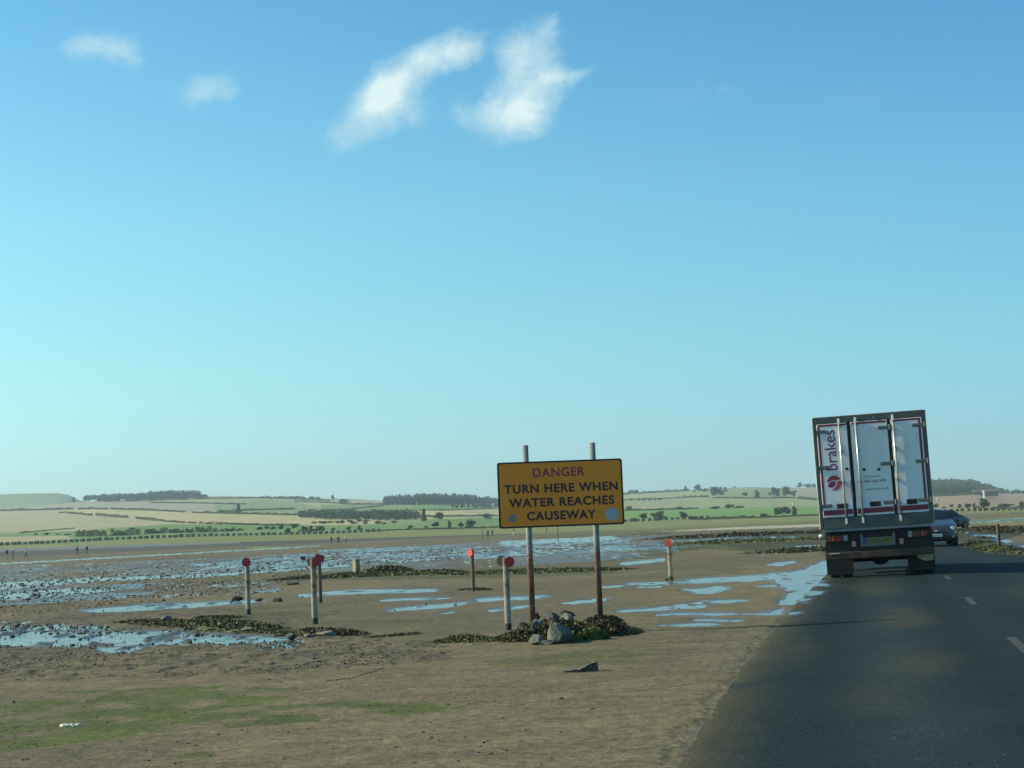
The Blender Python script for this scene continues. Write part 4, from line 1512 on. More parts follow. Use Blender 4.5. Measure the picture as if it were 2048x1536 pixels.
for (x0, x1, which) in DOORS:
    cx_ = (x0 + x1) / 2
    w = x1 - x0
    dr = MB().box((cx_, -.045, (D0 + D1) / 2), (w, .07, D1 - D0), bevel=.008).build('rear_door', M_white, lorry)
    F0 = -.0815
    # printed bands and pinstripes, each a thin panel standing proud of the door
    MB().box((cx_, F0, D0 + .105), (w - .02, .003, .115)).build('claret_band', M_claret, dr)
    MB().box((cx_ + (.01 if which == 'left' else -.01 if which == 'right' else 0), F0, D1 - .033), (w - .05, .003, .045)).build('claret_band', M_claret, dr)
    if which == 'left':
        MB().box((x0 + .045, F0, (D0 + D1) / 2 + .085), (.045, .0028, D1 - D0 - .29)).build('claret_band', M_claret, dr)
    if which == 'right':
        MB().box((x1 - .06, F0, (D0 + D1) / 2 + .085), (.05, .0028, D1 - D0 - .29)).build('claret_band', M_claret, dr)
        MB().box((x1 - .018, F0, (D0 + D1) / 2 + .05), (.022, .0028, D1 - D0 - .2)).build('pinstripe', M_line, dr)
    MB().box((cx_, F0, D0 + .032), (w - .02, .003, .016)).build('pinstripe', M_line, dr)
    if which == 'mid':
        MB().box((x1 - .01, F0, (D0 + D1) / 2 + .05), (.012, .0028, D1 - D0 - .2)).build('pinstripe', M_line, dr)
    # recessed pull near the bottom
    hx = {'left': -.72, 'mid': .0, 'right': .80}[which]
    MB().box((hx, -.083, D0 + .30 - .06), (.24, .006, .115)).build('handle_recess', M_gap, dr)
    h_ = MB()
    h_.tube([(hx - .10, -.088, D0 + .20), (hx - .10, -.105, D0 + .205), (hx - .10, -.105, D0 + .285), (hx + .10, -.105, D0 + .285), (hx + .10, -.105, D0 + .205), (hx + .10, -.088, D0 + .20)], .009, 8)
    h_.build('pull_handle', M_hinge, dr)
    # tall lock rod
    rx = {'left': -.655, 'mid': -.29, 'right': .525}[which]
    rod = MB().cyl((rx, -.115, D0 - .16), (rx, -.115, D1 + .09), .020, seg=14).build('lock_rod', M_chrome, dr, True)
    for zz in (D0 + .02, D0 + .75, D0 + 1.45, D1 - .05):
        MB().box((rx, -.098, zz), (.075, .035, .05), bevel=.006).build('rod_guide', M_hinge, rod)
    for zz in (D0 - .11, D1 + .04):
        MB().box((rx, -.115, zz), (.05, .05, .13), bevel=.01).build('rod_keeper', M_bright, rod)
for xg in (-.445, .4375):
    MB().box((xg, -.035, (D0 + D1) / 2), (.07, .05, D1 - D0 - .004)).build('door_seal', M_gap, lorry)
for (x, s) in ((-1.16, 1), (.40, -1), (1.16, -1)):
    for zz in (D0 + .26, D0 + 1.12, D1 - .17):
        h_ = MB()
        ln_ = .26
        h_.box((x + s * ln_ * .32, -.092, zz), (ln_, .022, .075), bevel=.006)
        h_.cyl((x - s * .055, -.105, zz - .06), (x - s * .055, -.105, zz + .06), .028, seg=12)
        hg = h_.build('hinge', M_hinge, lorry)
        MB().box((x + s * ln_ * .32, -.1045, zz), (ln_ * .8, .004, .018)).build('hinge_rib', M_panel, hg)
for x, zz in ((-.555, D0 + 1.06), (-.18, D0 + 1.02), (.14, D0 + 1.0)):
    MB().cyl((x, -.079, zz), (x, -.10, zz), .032, seg=16).build('door_button', M_gap, lorry)
st = MB()
st.tube([(-.49, -.09, D0 + .80), (-.48, -.10, D0 + .55), (-.47, -.095, D0 + .42)], [.014, .018, .02], 8)
st.build('pull_strap', mat('tan strap', (.30, .20, .10), .8), lorry)
# printing on the left hand door, reading upwards
up = Matrix.Rotation(R(-90), 4, 'Y')
text_mesh('brakes', 'lettering', M_logo, lorry, .90, .255, (-.885, -.0812, D0 + 1.50), .002, rot=up, weight=.004)


def leafshape(pts, mm):
    lc = Vector((-.855, 0, D0 + .765))
    b_ = MB()
    b_.prism([(lc.x + p[0], lc.z + p[1]) for p in pts], -.084, -.081)
    b_.build('logo_leaf', mm, lorry)


def arc(r, a0, a1, n=12, c=(0, 0)):
    return [(c[0] + r * math.cos(R(a0 + (a1 - a0) * k / n)), c[1] + r * math.sin(R(a0 + (a1 - a0) * k / n))) for k in range(n + 1)]


RL_ = .165
leafshape(arc(RL_, 28, 172) + [(-.10, .035), (-.02, .06), (.07, .055)], M_logo1)
leafshape([(-.155, -.06), (-.12, .0), (-.05, .035), (.035, .035), (.02, -.04), (-.04, -.10), (-.11, -.10)], M_logo2)
leafshape(arc(RL_, 12, -112) + [(.02, -.10), (.055, -.03), (.07, .03), (.11, .045)], M_logo3)
text_mesh('Call us now', 'lettering', M_logo, lorry, .36, .055, (-.02, -.0812, D0 + .86), .0015)
text_mesh('0845 606 9090', 'lettering', M_logo, lorry, .47, .06, (.035, -.0812, D0 + .75), .0015)
text_mesh('www.brake.co.uk', 'lettering', M_logo, lorry, .49, .05, (.075, -.0812, D0 + .58), .0015)
# rear end below the floor
MB().box((0, .0, ZB - .035), (2.36, .12, .075), bevel=.015).build('rear_rail', mat('scuffed grey rail', (.20, .21, .21), .5, .3, var=.25, vscale=5), lorry)
MB().box((0, .12, ZB - .28), (2.30, .06, .46)).build('lamp_board', M_black, lorry)
for s in (-1, 1):
    x = s * .86 if s > 0 else -.87
    hb = MB().box((x, .07, ZB - .215), (.52, .06, .17), bevel=.015).build('tail_light', M_black, lorry)
    for k, (dx, mm, w) in enumerate(((-.175, M_lred, .07), (-.105, M_lamb, .07), (.02, M_lred, .15), (.16, M_lwht, .10))):
        MB().box((x + (dx if s < 0 else -dx), .035, ZB - .215), (w - .006, .02, .13), bevel=.008).build('lens', mm, hb)
    MB().box((s * .52 - .02, .08, ZB - .36), (.09, .03, .125), bevel=.006).build('reflector', M_pink, lorry)
sm = MB().cyl((-1.13, .10, ZB - .14), (-1.24, .10, ZB - .14), .012, seg=8).build('marker_arm', M_black, lorry)
MB().ico((-1.25, .10, ZB - .14), (.055, .03, .04), 2).build('marker_lens', mat('white marker lens', (.85, .85, .82), .3), sm)
sm = MB().cyl((1.13, .10, ZB - .14), (1.22, .10, ZB - .14), .012, seg=8).build('marker_arm', M_black, lorry)
MB().ico((1.23, .10, ZB - .14), (.045, .03, .035), 2).build('marker_lens', M_pink, sm)
np_ = MB().box((-.01, .075, ZB - .335), (.74, .03, .20), bevel=.006).build('plate_holder', M_panel, lorry)
MB().box((.02, .056, ZB - .315), (.52, .008, .125)).build('number_plate', M_plate, np_)
MB().box((-.275, .056, ZB - .315), (.05, .008, .125)).build('blue_band', M_pblue, np_)
text_mesh('WX03 LZV', 'lettering', M_gap, np_, .45, .075, (.02, .0515, ZB - .315), .0015, weight=.01)
for dx in (-.36, .34):
    MB().box((dx, .05, ZB - .29), (.06, .02, .26), bevel=.006).build('bracket', M_panel, np_)
bb = MB().box((0, .06, ZB - .60), (2.38, .14, .16), bevel=.02).build('underrun_bar', M_rustb, lorry)
MB().box((0, .18, ZB - .50), (2.3, .12, .06)).build('bar_edge', M_rustb, bb)
MB().box((-.98, -.012, ZB - .545), (.22, .012, .02)).build('pale_strip', M_line, bb)  # thin pale strip near the left end of the bar
for s in (-1, 1):
    MB().box((s * .55, .25, ZB - .42), (.08, .3, .34)).build('bar_stay', M_black, bb)
# wheels: twin rears and single fronts
YR, YF = 1.45, 5.9


def wheel(x, y, name='wheel'):
    rad, wd = .40, .24
    t = MB()
    prof_ = [(rad * .62, -wd / 2), (rad * .94, -wd / 2), (rad, -wd / 2 + .035), (rad, wd / 2 - .035), (rad * .94, wd / 2), (rad * .62, wd / 2)]
    ns = 36
    ring = []
    for k in range(ns):
        a = 2 * math.pi * k / ns
        ring.append([t.bm.verts.new((x + q[1], y + q[0] * math.cos(a), rad + q[0] * math.sin(a))) for q in prof_])
    for k in range(ns):
        j = (k + 1) % ns
        for m_ in range(len(prof_) - 1):
            t.bm.faces.new((ring[k][m_], ring[j][m_], ring[j][m_ + 1], ring[k][m_ + 1]))
    w_ = empty(name)
    w_.parent = lorry
    t.build('tyre', M_tyre, w_)
    r_2 = MB()
    r_2.cyl((x - .06, y, rad), (x + .06, y, rad), rad * .625, seg=28)
    r_2.cyl((x - .12, y, rad), (x + .12, y, rad), rad * .22, seg=18)
    r_2.build('rim', M_hinge, w_)


for x in (-1.04, -.77, 1.04, .77):
    wheel(x, YR)
for x in (-1.02, 1.02):
    wheel(x, YF)
ax = MB()
ax.cyl((-1.1, YR, .40), (1.1, YR, .40), .07, seg=14)
ax.ico((0, YR, .42), (.22, .24, .19), 2)
ax.build('axle', M_black, lorry)
for s in (-1, 1):
    MB().box((s * .38, 3.4, .80), (.09, 6.4, .24), bevel=.01).build('chassis_rail', M_black, lorry)
    MB().box((s * .905, YR - .62, .40), (.60, .02, .62)).build('mud_flap', M_black, lorry)
    MB().box((s * .905, YR - .30, .86), (.58, .66, .02), Matrix.Rotation(R(18), 3, 'X')).build('mudguard', M_black, lorry)
fl = MB()
fl.prism([(.84, .47), (.80, .43), (.85, .35), (.98, .29), (1.17, .30), (1.19, .50), (1.0, .51)], .70, .725)
fl.build('mud_flap', mat('peeling cream flap', (.60, .46, .30), .8, var=.3, vscale=16, color2=(.40, .20, .10), thr=(.58, .7)), lorry)
MB().box((-.6, 3.4, .62), (.5, 1.4, .40), bevel=.03).build('fuel_tank', M_panel, lorry)
# cab
cb = MB()
cb.prism([(5.62, .50), (5.62, 2.95), (6.0, 3.0), (6.95, 2.55), (7.25, 1.55), (7.28, .45)], -1.12, 1.12, Matrix(((0, 1, 0, 0), (1, 0, 0, 0), (0, 0, 1, 0), (0, 0, 0, 1))))
cab = cb.build('cab', M_sideb, lorry)
for s in (-1, 1):
    w_ = MB()
    w_.prism([(6.0, 1.62), (6.0, 2.42), (6.78, 2.42), (7.05, 1.62)], s * 1.121 - .006, s * 1.121 + .006, Matrix(((0, 1, 0, 0), (1, 0, 0, 0), (0, 0, 1, 0), (0, 0, 0, 1))))
    w_.build('window', M_glass, cab)
    MB().box((s * 1.27, 6.85, 2.2), (.20, .06, .42), bevel=.02).build('mirror', M_black, cab)
MB().box((0, 7.13, 2.06), (1.96, .02, .92), Matrix.Rotation(R(16.5), 3, 'X')).build('windscreen', M_glass, cab)

# ---------------------------------------------------------------- cars
SWAP = Matrix(((0, 1, 0, 0), (1, 0, 0, 0), (0, 0, 1, 0), (0, 0, 0, 1)))


def car(name, pos, rz, paint, label, plate=True):
    """front of the car faces local -Y"""
    e = empty(name, pos, rz, label, 'car')
    L, W, Ht = 4.25, 1.76, 1.52
    # sections along the length: y, half width low, half width high, z low, z belt, z top (roof) , half width of roof
    ST = [(-2.12, .66, .60, .30, .62, .66, .56), (-2.0, .80, .78, .22, .74, .80, .72), (-1.6, .87, .86, .20, .86, .93, .78), (-1.15, .88, .87, .19, .93, 1.00, .78),
          (-.75, .88, .87, .19, .95, 1.16, .72), (-.25, .88, .87, .19, .96, 1.43, .64), (.3, .88, .87, .19, .97, 1.52, .62), (1.0, .88, .87, .19, .98, 1.50, .61),
          (1.55, .87, .86, .20, .98, 1.40, .58), (1.95, .85, .82, .24, .96, 1.08, .66), (2.1, .74, .72, .32, .86, .92, .62)]
    bm = bmesh.new()
    rings = []
    for (y, wl, wh, z0, zb, zt, wr) in ST:
        half = [(0, z0), (wl * .9, z0), (wl, z0 + .14), (wh + .01, (z0 + zb) / 2 + .08), (wh, zb), (wr + (wh - wr) * .12, zb + (zt - zb) * .82), (wr * .86, zt - .012), (0, zt + .018)]
        ring = [(x, z) for x, z in half] + [(-x, z) for x, z in half[-2:0:-1]]
        rings.append([bm.verts.new((x, y, z)) for x, z in ring])
    nn = len(rings[0])
    for k in range(len(rings) - 1):
        for i in range(nn):
            j = (i + 1) % nn
            bm.faces.new((rings[k][i], rings[k][j], rings[k + 1][j], rings[k + 1][i]))
    bm.faces.new(rings[0][::-1])
    bm.faces.new(rings[-1])
    bmesh.ops.recalc_face_normals(bm, faces=bm.faces)
    me = bpy.data.meshes.new('body')
    bm.to_mesh(me)
    bm.free()
    me.materials.append(paint)
    me.polygons.foreach_set('use_smooth', [True] * len(me.polygons))
    body = bpy.data.objects.new('body', me)
    COL.objects.link(body)
    body.parent = e
    sb = body.modifiers.new('round', 'SUBSURF')
    sb.levels = sb.render_levels = 2
    # glass set just proud of the shell
    def quad(nm, P, m_, par=e):
        q = MB()
        vs_ = [q.bm.verts.new(p) for p in P]
        q.bm.faces.new(vs_)
        g = bmesh.ops.extrude_face_region(q.bm, geom=q.bm.faces[:])
        n_ = (Vector(P[1]) - Vector(P[0])).cross(Vector(P[2]) - Vector(P[0])).normalized() * .02
        for v in [x for x in g['geom'] if isinstance(x, bmesh.types.BMVert)]:
            v.co += n_
        return q.build(nm, m_, par)
    ws = MB()
    rows = []
    for (y, z, w) in ((-1.12, .975, .74), (-.93, 1.10, .715), (-.70, 1.235, .685), (-.42, 1.385, .645), (-.26, 1.445, .615)):
        rows.append([ws.bm.verts.new((w * s, y - .012 + .05 * s * s, z + .022 - .03 * s * s)) for s in (-1, -.6, -.2, .2, .6, 1)])
    for k in range(len(rows) - 1):
        for i in range(5):
            ws.bm.faces.new((rows[k][i], rows[k][i + 1], rows[k + 1][i + 1], rows[k + 1][i]))
    ws.build('windscreen', M_glass, e, True)
    for s in (-1, 1):
        for P in ([(-.80, .985, .885), (-.12, 1.40, .70), (.22, 1.44, .685), (.22, .985, .89)], [(.30, .985, .89), (.30, 1.44, .685), (1.05, 1.43, .68), (1.35, 1.0, .885)]):
            quad('side_window', [(s * (x - .01), y, z) for (y, z, x) in (P if s > 0 else P[::-1])], M_glass)
        hl = MB()
        hl.ico((s * .68, -1.93, .70), (.16, .17, .10), 2, rot=Matrix.Rotation(s * .5, 3, 'Z'))
        h_ = hl.build('headlight', M_lwht, e, True)
        MB().cyl((s * .68, -2.06, .70), (s * .68, -2.10, .70), .055, seg=16).build('lamp_bulb', M_bright, h_)
        MB().cyl((s * .66, -2.09, .38), (s * .66, -2.12, .38), .05, seg=14).build('fog_lamp', M_lwht, e)
        MB().box((s * .98, -.72, 1.02), (.18, .09, .12), bevel=.03).build('door_mirror', paint, e)
        for y in (-1.35, 1.28):
            w_ = empty('wheel')
            w_.parent = e
            t = MB()
            t.cyl((s * .68, y, .315), (s * .885, y, .315), .315, seg=28)
            t.build('tyre', M_tyre, w_)
            MB().cyl((s * .80, y, .315), (s * .892, y, .315), .20, seg=20).build('rim', M_hinge, w_)
    MB().box((0, -2.105, .56), (.86, .05, .07), bevel=.01).build('grille', M_black, e)
    MB().box((0, -2.115, .33), (1.15, .05, .14), bevel=.02).build('lower_grille', M_black, e)
    bg_ = MB().box((0, -2.14, .63), (.16, .02, .05), bevel=.006)
    bg_.build('badge', M_bright, e)
    if plate:
        pl_ = MB().box((-.02, -2.148, .445), (.52, .012, .115), bevel=.004).build('number_plate', M_platew, e)
        text_mesh('NX05 LKA', 'lettering', M_gap, pl_, .44, .07, (-.02, -2.155, .445), .001, weight=.01)
    return e


M_carblue = mat('slate blue car paint', (.026, .036, .044), .3, .1, var=.06, vscale=3, coat=.6)
M_cardark = mat('near black car paint', (.008, .012, .012), .4, .0, var=.06, vscale=3, coat=.15)
c1 = gp(1865, 1093)
car('oncoming_car', (c1.x, c1.y, .03), R(-13 + 4), M_carblue, 'slate blue car coming towards us, half hidden by the lorry')
d2 = 128.0
a2, _q = az_slope(1889, 1040)
car('distant_car', (math.sin(a2) * d2, math.cos(a2) * d2, .02), R(180 - 48), M_cardark, 'dark car on the bend behind the slate blue car', False)

# ---------------------------------------------------------------- people far out on the sand
M_skin = mat('skin', (.45, .28, .20), .6)
CLOTH = {k: mat(k + ' cloth', c_, .85, var=.15, vscale=20) for k, c_ in dict(black=(.02, .02, .024), navy=(.025, .035, .07), white=(.72, .74, .74), grey=(.12, .12, .13), mauve=(.28, .20, .28), blue=(.04, .16, .26), orange=(.62, .13, .06), khaki=(.25, .22, .14), plum=(.06, .035, .06), brown=(.07, .045, .03)).items()}


def figure_mesh(stride=.25, lean=.05, arm=.25, bend=.0):
    """one skinned body, walking along local -Y"""
    J = {}
    V_ = []
    E_ = []
    Rr = []

    def add(k, p, r, par=None):
        J[k] = len(V_)
        V_.append(p)
        Rr.append(r)
        if par is not None:
            E_.append((J[par], J[k]))
    add('pelvis', (0, 0, .95), (.145, .105))
    add('waist', (0, -lean * .4, 1.10), (.135, .095), 'pelvis')
    add('chest', (0, -lean * 1.0, 1.30), (.165, .11), 'waist')
    add('collar', (0, -lean * 1.3, 1.45), (.10, .08), 'chest')
    add('neck', (0, -lean * 1.5, 1.52), (.052, .055), 'collar')
    add('head', (0, -lean * 1.7 - .01, 1.62), (.078, .095), 'neck')
    add('crown', (0, -lean * 1.7, 1.72), (.062, .075), 'head')
    for s, f in ((-1, 1), (1, -1)):
        n = 'L' if s < 0 else 'R'
        add('hip' + n, (s * .095, 0, .88), (.088, .092), 'pelvis')
        kf = -stride * .5 * f - (.06 if f > 0 else .02)
        add('knee' + n, (s * .10, kf, .49), (.058, .062), 'hip' + n)
        add('ankle' + n, (s * .10, -stride * f + (.10 if f < 0 else 0), .09 + (.05 if f < 0 else 0)), (.040, .045), 'knee' + n)
        add('toe' + n, (s * .115, -stride * f - .15 + (.10 if f < 0 else 0), .045), (.038, .03), 'ankle' + n)
        add('shoulder' + n, (s * .19, -lean * 1.2, 1.41), (.062, .062), 'collar')
        add('elbow' + n, (s * .235, -lean + arm * .35 * f + .04, 1.14), (.044, .044), 'shoulder' + n)
        add('wrist' + n, (s * .225, -lean + arm * .6 * f - .12 - bend, .93 + bend), (.030, .032), 'elbow' + n)
        add('hand' + n, (s * .215, -lean + arm * .65 * f - .16 - bend, .83 + bend), (.028, .038), 'wrist' + n)
    me = bpy.data.meshes.new('body')
    me.from_pydata(V_, E_, [])
    o = bpy.data.objects.new('tmp', me)
    COL.objects.link(o)
    sk = o.modifiers.new('skin', 'SKIN')
    sk.use_smooth_shade = True
    for i, v in enumerate(me.skin_vertices[0].data):
        v.radius = Rr[i]
        v.use_root = (i == 0)
    ss = o.modifiers.new('sub', 'SUBSURF')
    ss.levels = 1
    bpy.context.view_layer.update()
    out = bpy.data.meshes.new_from_object(o.evaluated_get(bpy.context.evaluated_depsgraph_get()))
    bpy.data.objects.remove(o)
    return out, lean, stride


POSES = [figure_mesh(.26, .05, .28), figure_mesh(.34, .09, .3), figure_mesh(.10, .03, .12), figure_mesh(.18, .04, .1, .12)]


def person(px, py, hpx, pose, facing, top, legs, hair, label, pack=None, hat=None, bare=False):
    p = gp(px, py)
    h = hpx * p.length / F
    sc = h / 1.78
    e = empty('person', p, facing, label, 'person', 'walkers on the sands')
    e.scale = (sc, sc, sc)
    src, lean, stride = POSES[pose]
    me = src.copy()
    me.materials.clear()
    for m_ in (CLOTH[legs], CLOTH[top], M_skin, CLOTH['black'], CLOTH[hair]):
        me.materials.append(m_)
    for pl in me.polygons:
        z = pl.center.z
        x = abs(pl.center.x)
        y = pl.center.y
        if z < .12:
            k = 3
        elif z < .96 and x < .2 and not (x > .17 and z > .75):
            k = 2 if (bare and z < .55) else 0
        elif z > 1.50:
            k = 4 if (z > 1.69 or (y > -lean * 1.7 + .03 and z > 1.57)) else 2
        elif z < .95 and x > .17:
            k = 2
        else:
            k = 1
        pl.material_index = k
    b_ = bpy.data.objects.new('body', me)
    COL.objects.link(b_)
    b_.parent = e
    hy = -lean * 1.7
    hr = MB().ico((0, hy + .025, 1.69), (.088, .10, .085), 2)
    hr.build('hair', CLOTH[hat or hair], e, True)
    if pack:
        pk = MB().box((0, .16 - lean, 1.28), (.32, .20, .46), bevel=.06)
        pk.build('backpack', CLOTH[pack], e)
    return e


person(14, 1119, 20, 0, R(-100), 'black', 'khaki', 'brown', 'walker in black jacket with pale legs, leftmost of the far group', pack='black')
person(26, 1119, 21, 2, R(-95), 'mauve', 'grey', 'white', 'walker in mauve top with pale hair beside the leftmost walker')
person(52, 1117, 21, 0, R(80), 'white', 'navy', 'brown', 'walker in white top and navy trousers near the left edge', pack='navy')
person(155, 1112, 19, 0, R(95), 'black', 'black', 'black', 'dark dressed walker following a striding one on the left', pack='black')
person(174, 1112, 21, 1, R(-90), 'black', 'grey', 'brown', 'striding walker in dark jacket and pale hat', pack='black', hat='white')
person(663, 1087.5, 15.5, 2, R(10), 'black', 'black', 'black', 'all black walker at the left of the middle trio')
person(677, 1087.5, 16, 0, R(15), 'black', 'black', 'brown', 'dark walker in a pale hat at the centre of the middle trio', hat='white')
person(692, 1087, 17, 0, R(20), 'white', 'black', 'brown', 'walker in white top with black bag, right of the middle trio', pack='black', hat='white')
person(976, 1077, 18, 0, R(30), 'blue', 'navy', 'brown', 'walker in bright blue clothes beside the way pole')
person(985, 1073, 14, 2, R(20), 'plum', 'plum', 'black', 'small plum clothed walker behind the bright blue one')
person(1029, 1072, 15, 1, R(-60), 'black', 'white', 'brown', 'walker in dark top and white trousers just below the sign', bare=False)
person(1093, 1068, 15, 2, R(10), 'orange', 'orange', 'brown', 'walker in orange seen just below the sign board', bare=True)

# ---------------------------------------------------------------- trees, hedges and woods on the rising land
M_bark = mat('bark', (.06, .05, .035), .95, vscale=3)
M_leaf = leaf_mat('broad leaves', (.018, .034, .012), (.085, .115, .035), 2.5, .8)
M_leafd = leaf_mat('dark leaves', (.012, .026, .012), (.055, .080, .030), .12, .85)
M_hedge = leaf_mat('hedge leaves', (.014, .028, .010), (.070, .095, .030), .3, .85)
M_con = leaf_mat('conifer needles', (.008, .020, .012), (.035, .058, .028), .08, .9)


def crown_points(r, n, blobs):
    """points through the outer part of several lumps"""
    out, nrm = [], []
    w = np.array([b_[3] * b_[4] * b_[5] for b_ in blobs]) ** .66
    cnt = np.maximum(6, (w / w.sum() * n).astype(int))
    for (x, y, z, a, b_, c_), k in zip(blobs, cnt):
        d = r.normal(size=(k, 3))
        d /= np.linalg.norm(d, axis=1)[:, None]
        rad = r.uniform(.55, 1.06, k) ** .6
        out.append(np.array([x, y, z]) + d * rad[:, None] * np.array([a, b_, c_]))
        nrm.append(d)
    return np.concatenate(out), np.concatenate(nrm)


def tree_template(seed, kind):
    r = np.random.RandomState(seed)
    e = empty('tree')
    blobs = []
    if kind == 'round':
        for i in range(11):
            a = r.uniform(0, 6.28)
            q = r.uniform(0, .34)
            z = r.uniform(.30, .86)
            q *= math.sin(math.pi * min(.95, max(.12, (z - .1) / .9))) * 1.1
            blobs.append((math.cos(a) * q, math.sin(a) * q, z, r.uniform(.13, .22), r.uniform(.13, .22), r.uniform(.10, .16)))
    elif kind == 'wide':
        for i in range(13):
            a = r.uniform(0, 6.28)
            q = r.uniform(.05, .42)
            z = r.uniform(.25, .8) * (1.1 - .6 * q)
            blobs.append((math.cos(a) * q, math.sin(a) * q, z, r.uniform(.13, .2), r.uniform(.13, .2), r.uniform(.12, .2)))
    elif kind == 'bush':
        for i in range(8):
            a = r.uniform(0, 6.28)
            q = r.uniform(0, .36)
            blobs.append((math.cos(a) * q, math.sin(a) * q, r.uniform(.22, .66) * (1.15 - q), r.uniform(.14, .24), r.uniform(.14, .24), r.uniform(.2, .34)))
    else:
        for i in range(9):
            a = r.uniform(0, 6.28)
            z = .15 + .09 * i
            q = r.uniform(0, .2) * (1 - z * .6)
            blobs.append((math.cos(a) * q, math.sin(a) * q, z, .30 - .2 * z, .30 - .2 * z, .12))
    P, Nn = crown_points(r, 900, blobs)
    P[:, 2] = np.maximum(P[:, 2], .03)
    leaf_obj('crown', P, Nn * .8, .075, M_leaf, e, seed)
    t = MB()
    t.tube([(0, 0, -.08), (.01, 0, .15), (.0, .01, .38), (.02, 0, .62)], [.034, .026, .020, .008], 7)
    for i in range(4):
        a = r.uniform(0, 6.28)
        t.tube([(0, 0, .25 + .06 * i), (math.cos(a) * .10, math.sin(a) * .10, .40 + .06 * i), (math.cos(a) * .22, math.sin(a) * .22, .52 + .06 * i)], [.014, .010, .004], 5)
    t.build('trunk', M_bark, e)
    return e


TEMPL = {}
for k, sds in (('round', (1, 2, 3)), ('wide', (4, 5)), ('bush', (6, 7, 8)), ('tall', (9,))):
    TEMPL[k] = [tree_template(sd_, k) for sd_ in sds]
USED = set()
tcount = {k: 0 for k in TEMPL}


def tree(px, py, hp, wp, kind, label, group, name=None, yaw=None):
    p = land(px, py)
    r = math.hypot(p.x, p.y)
    h, w = hp * r / F, wp * r / F
    i = tcount[kind] % len(TEMPL[kind])
    tcount[kind] += 1
    tpl = TEMPL[kind][i]
    if tpl.name not in USED:
        USED.add(tpl.name)
        o = tpl
    else:
        o = copy_tree(tpl)
    o.name = name or ('bush' if kind == 'bush' else 'tree')
    o.location = p
    o.scale = (w * 1.25, w * 1.25, h * 1.14)
    o.rotation_euler = (0, 0, rng.uniform(0, 6.28) if yaw is None else yaw)
    tag(o, label, 'bush' if kind == 'bush' else 'tree', group)
    return o


G1 = 'bushes in the field row behind the shore'
G2 = 'trees in the green fields behind the shore'
G3 = 'trees on the hill skyline'
tree(147, 1004, 10, 11, 'round', 'lone tree at the right foot of the hazy far left hill', G3)
tree(178, 1004, 13, 20, 'wide', 'dark spreading tree left of the skyline wood', G3)
tree(190, 1003, 14, 14, 'round', 'tall rounded tree nearest the skyline wood', G3)
tree(277, 1016, 6, 7, 'bush', 'solitary bush in the pale stubble below the skyline wood', G1)
tree(477, 1027, 17, 15, 'tall', 'pointed tree in the hedge at the edge of the hazy green field', G2)
for i, (x, y, h, w) in enumerate(((8, 1072, 6, 12), (20, 1072, 6, 9), (73, 1070, 4, 8), (94, 1070, 5, 11), (115, 1070, 3, 9), (135, 1070, 3, 14))):
    tree(x, y, h, w, 'bush', ('leftmost low bush above the shore blocks', 'second low bush from the left above the shore blocks', 'small low bush alone in the buff strip at left', 'wider low bush alone in the buff strip at left', 'thin low bush left of the dark hedge', 'flat bush running into the dark hedge')[i], G1)
LB = ['small dark tree', 'round dark tree', 'bushy tree', 'broad tree', 'compact tree', 'ragged tree']
mid = [(577, 1069, 13, 14, 'round', 'dark tree where the block row passes below, left of the twin clump'),
       (608, 1066, 13, 17, 'wide', 'left tree of the dense clump behind the paired disc posts'),
       (622, 1066, 13, 15, 'round', 'middle tree of the dense clump behind the paired disc posts'),
       (640, 1065, 13, 17, 'wide', 'right tree of the dense clump behind the paired disc posts'),
       (666, 1063, 8, 11, 'round', 'small tree above the heads of the middle trio of walkers'),
       (698, 1063, 10, 13, 'round', 'round tree right of the middle trio of walkers, first of two'),
       (719, 1062, 10, 12, 'round', 'round tree right of the middle trio of walkers, second of two'),
       (746, 1062, 6, 10, 'bush', 'small low bush just past the two round trees'),
       (820, 1057, 7, 12, 'bush', 'low bush standing alone in the bright green field'),
       (851, 1056, 5, 10, 'bush', 'faint small bush left of the three trees near the sign'),
       (871, 1057, 14, 17, 'round', 'broad round tree, leftmost of those left of the sign'),
       (899, 1057, 14, 13, 'tall', 'upright tree between two rounder ones left of the sign'),
       (922, 1057, 12, 14, 'round', 'greyer tree touching the big one beside the sign'),
       (942, 1057, 16, 21, 'wide', 'largest spreading tree close left of the sign'),
       (848, 1043, 23, 16, 'tall', 'tall twin topped tree at the right end of the middle wood'),
       (878, 1041, 16, 20, 'wide', 'domed tree in the field right of the middle wood'),
       (972, 1038, 10, 22, 'wide', 'hazy low tree beside the left edge of the sign'),
       (520, 1060, 7, 18, 'bush', 'flat bush, leftmost of the row above the shore hedge'),
       (533, 1059, 8, 12, 'bush', 'taller bush, second of the row above the shore hedge'),
       (547, 1059, 7, 12, 'bush', 'rounded bush, third of the row above the shore hedge'),
       (563, 1059, 9, 14, 'bush', 'bigger bush, fourth of the row above the shore hedge'),
       (588, 1057, 9, 14, 'bush', 'dark bush behind the round shore tree'),
       (666, 999, 8, 11, 'round', 'round tree alone on the middle skyline'),
       (688, 1009, 11, 17, 'wide', 'larger round tree in the pale field below the skyline')]
for x, y, h, w, k, lb in mid:
    tree(x, y, h, w, k, lb, G2 if y > 1015 else G3)
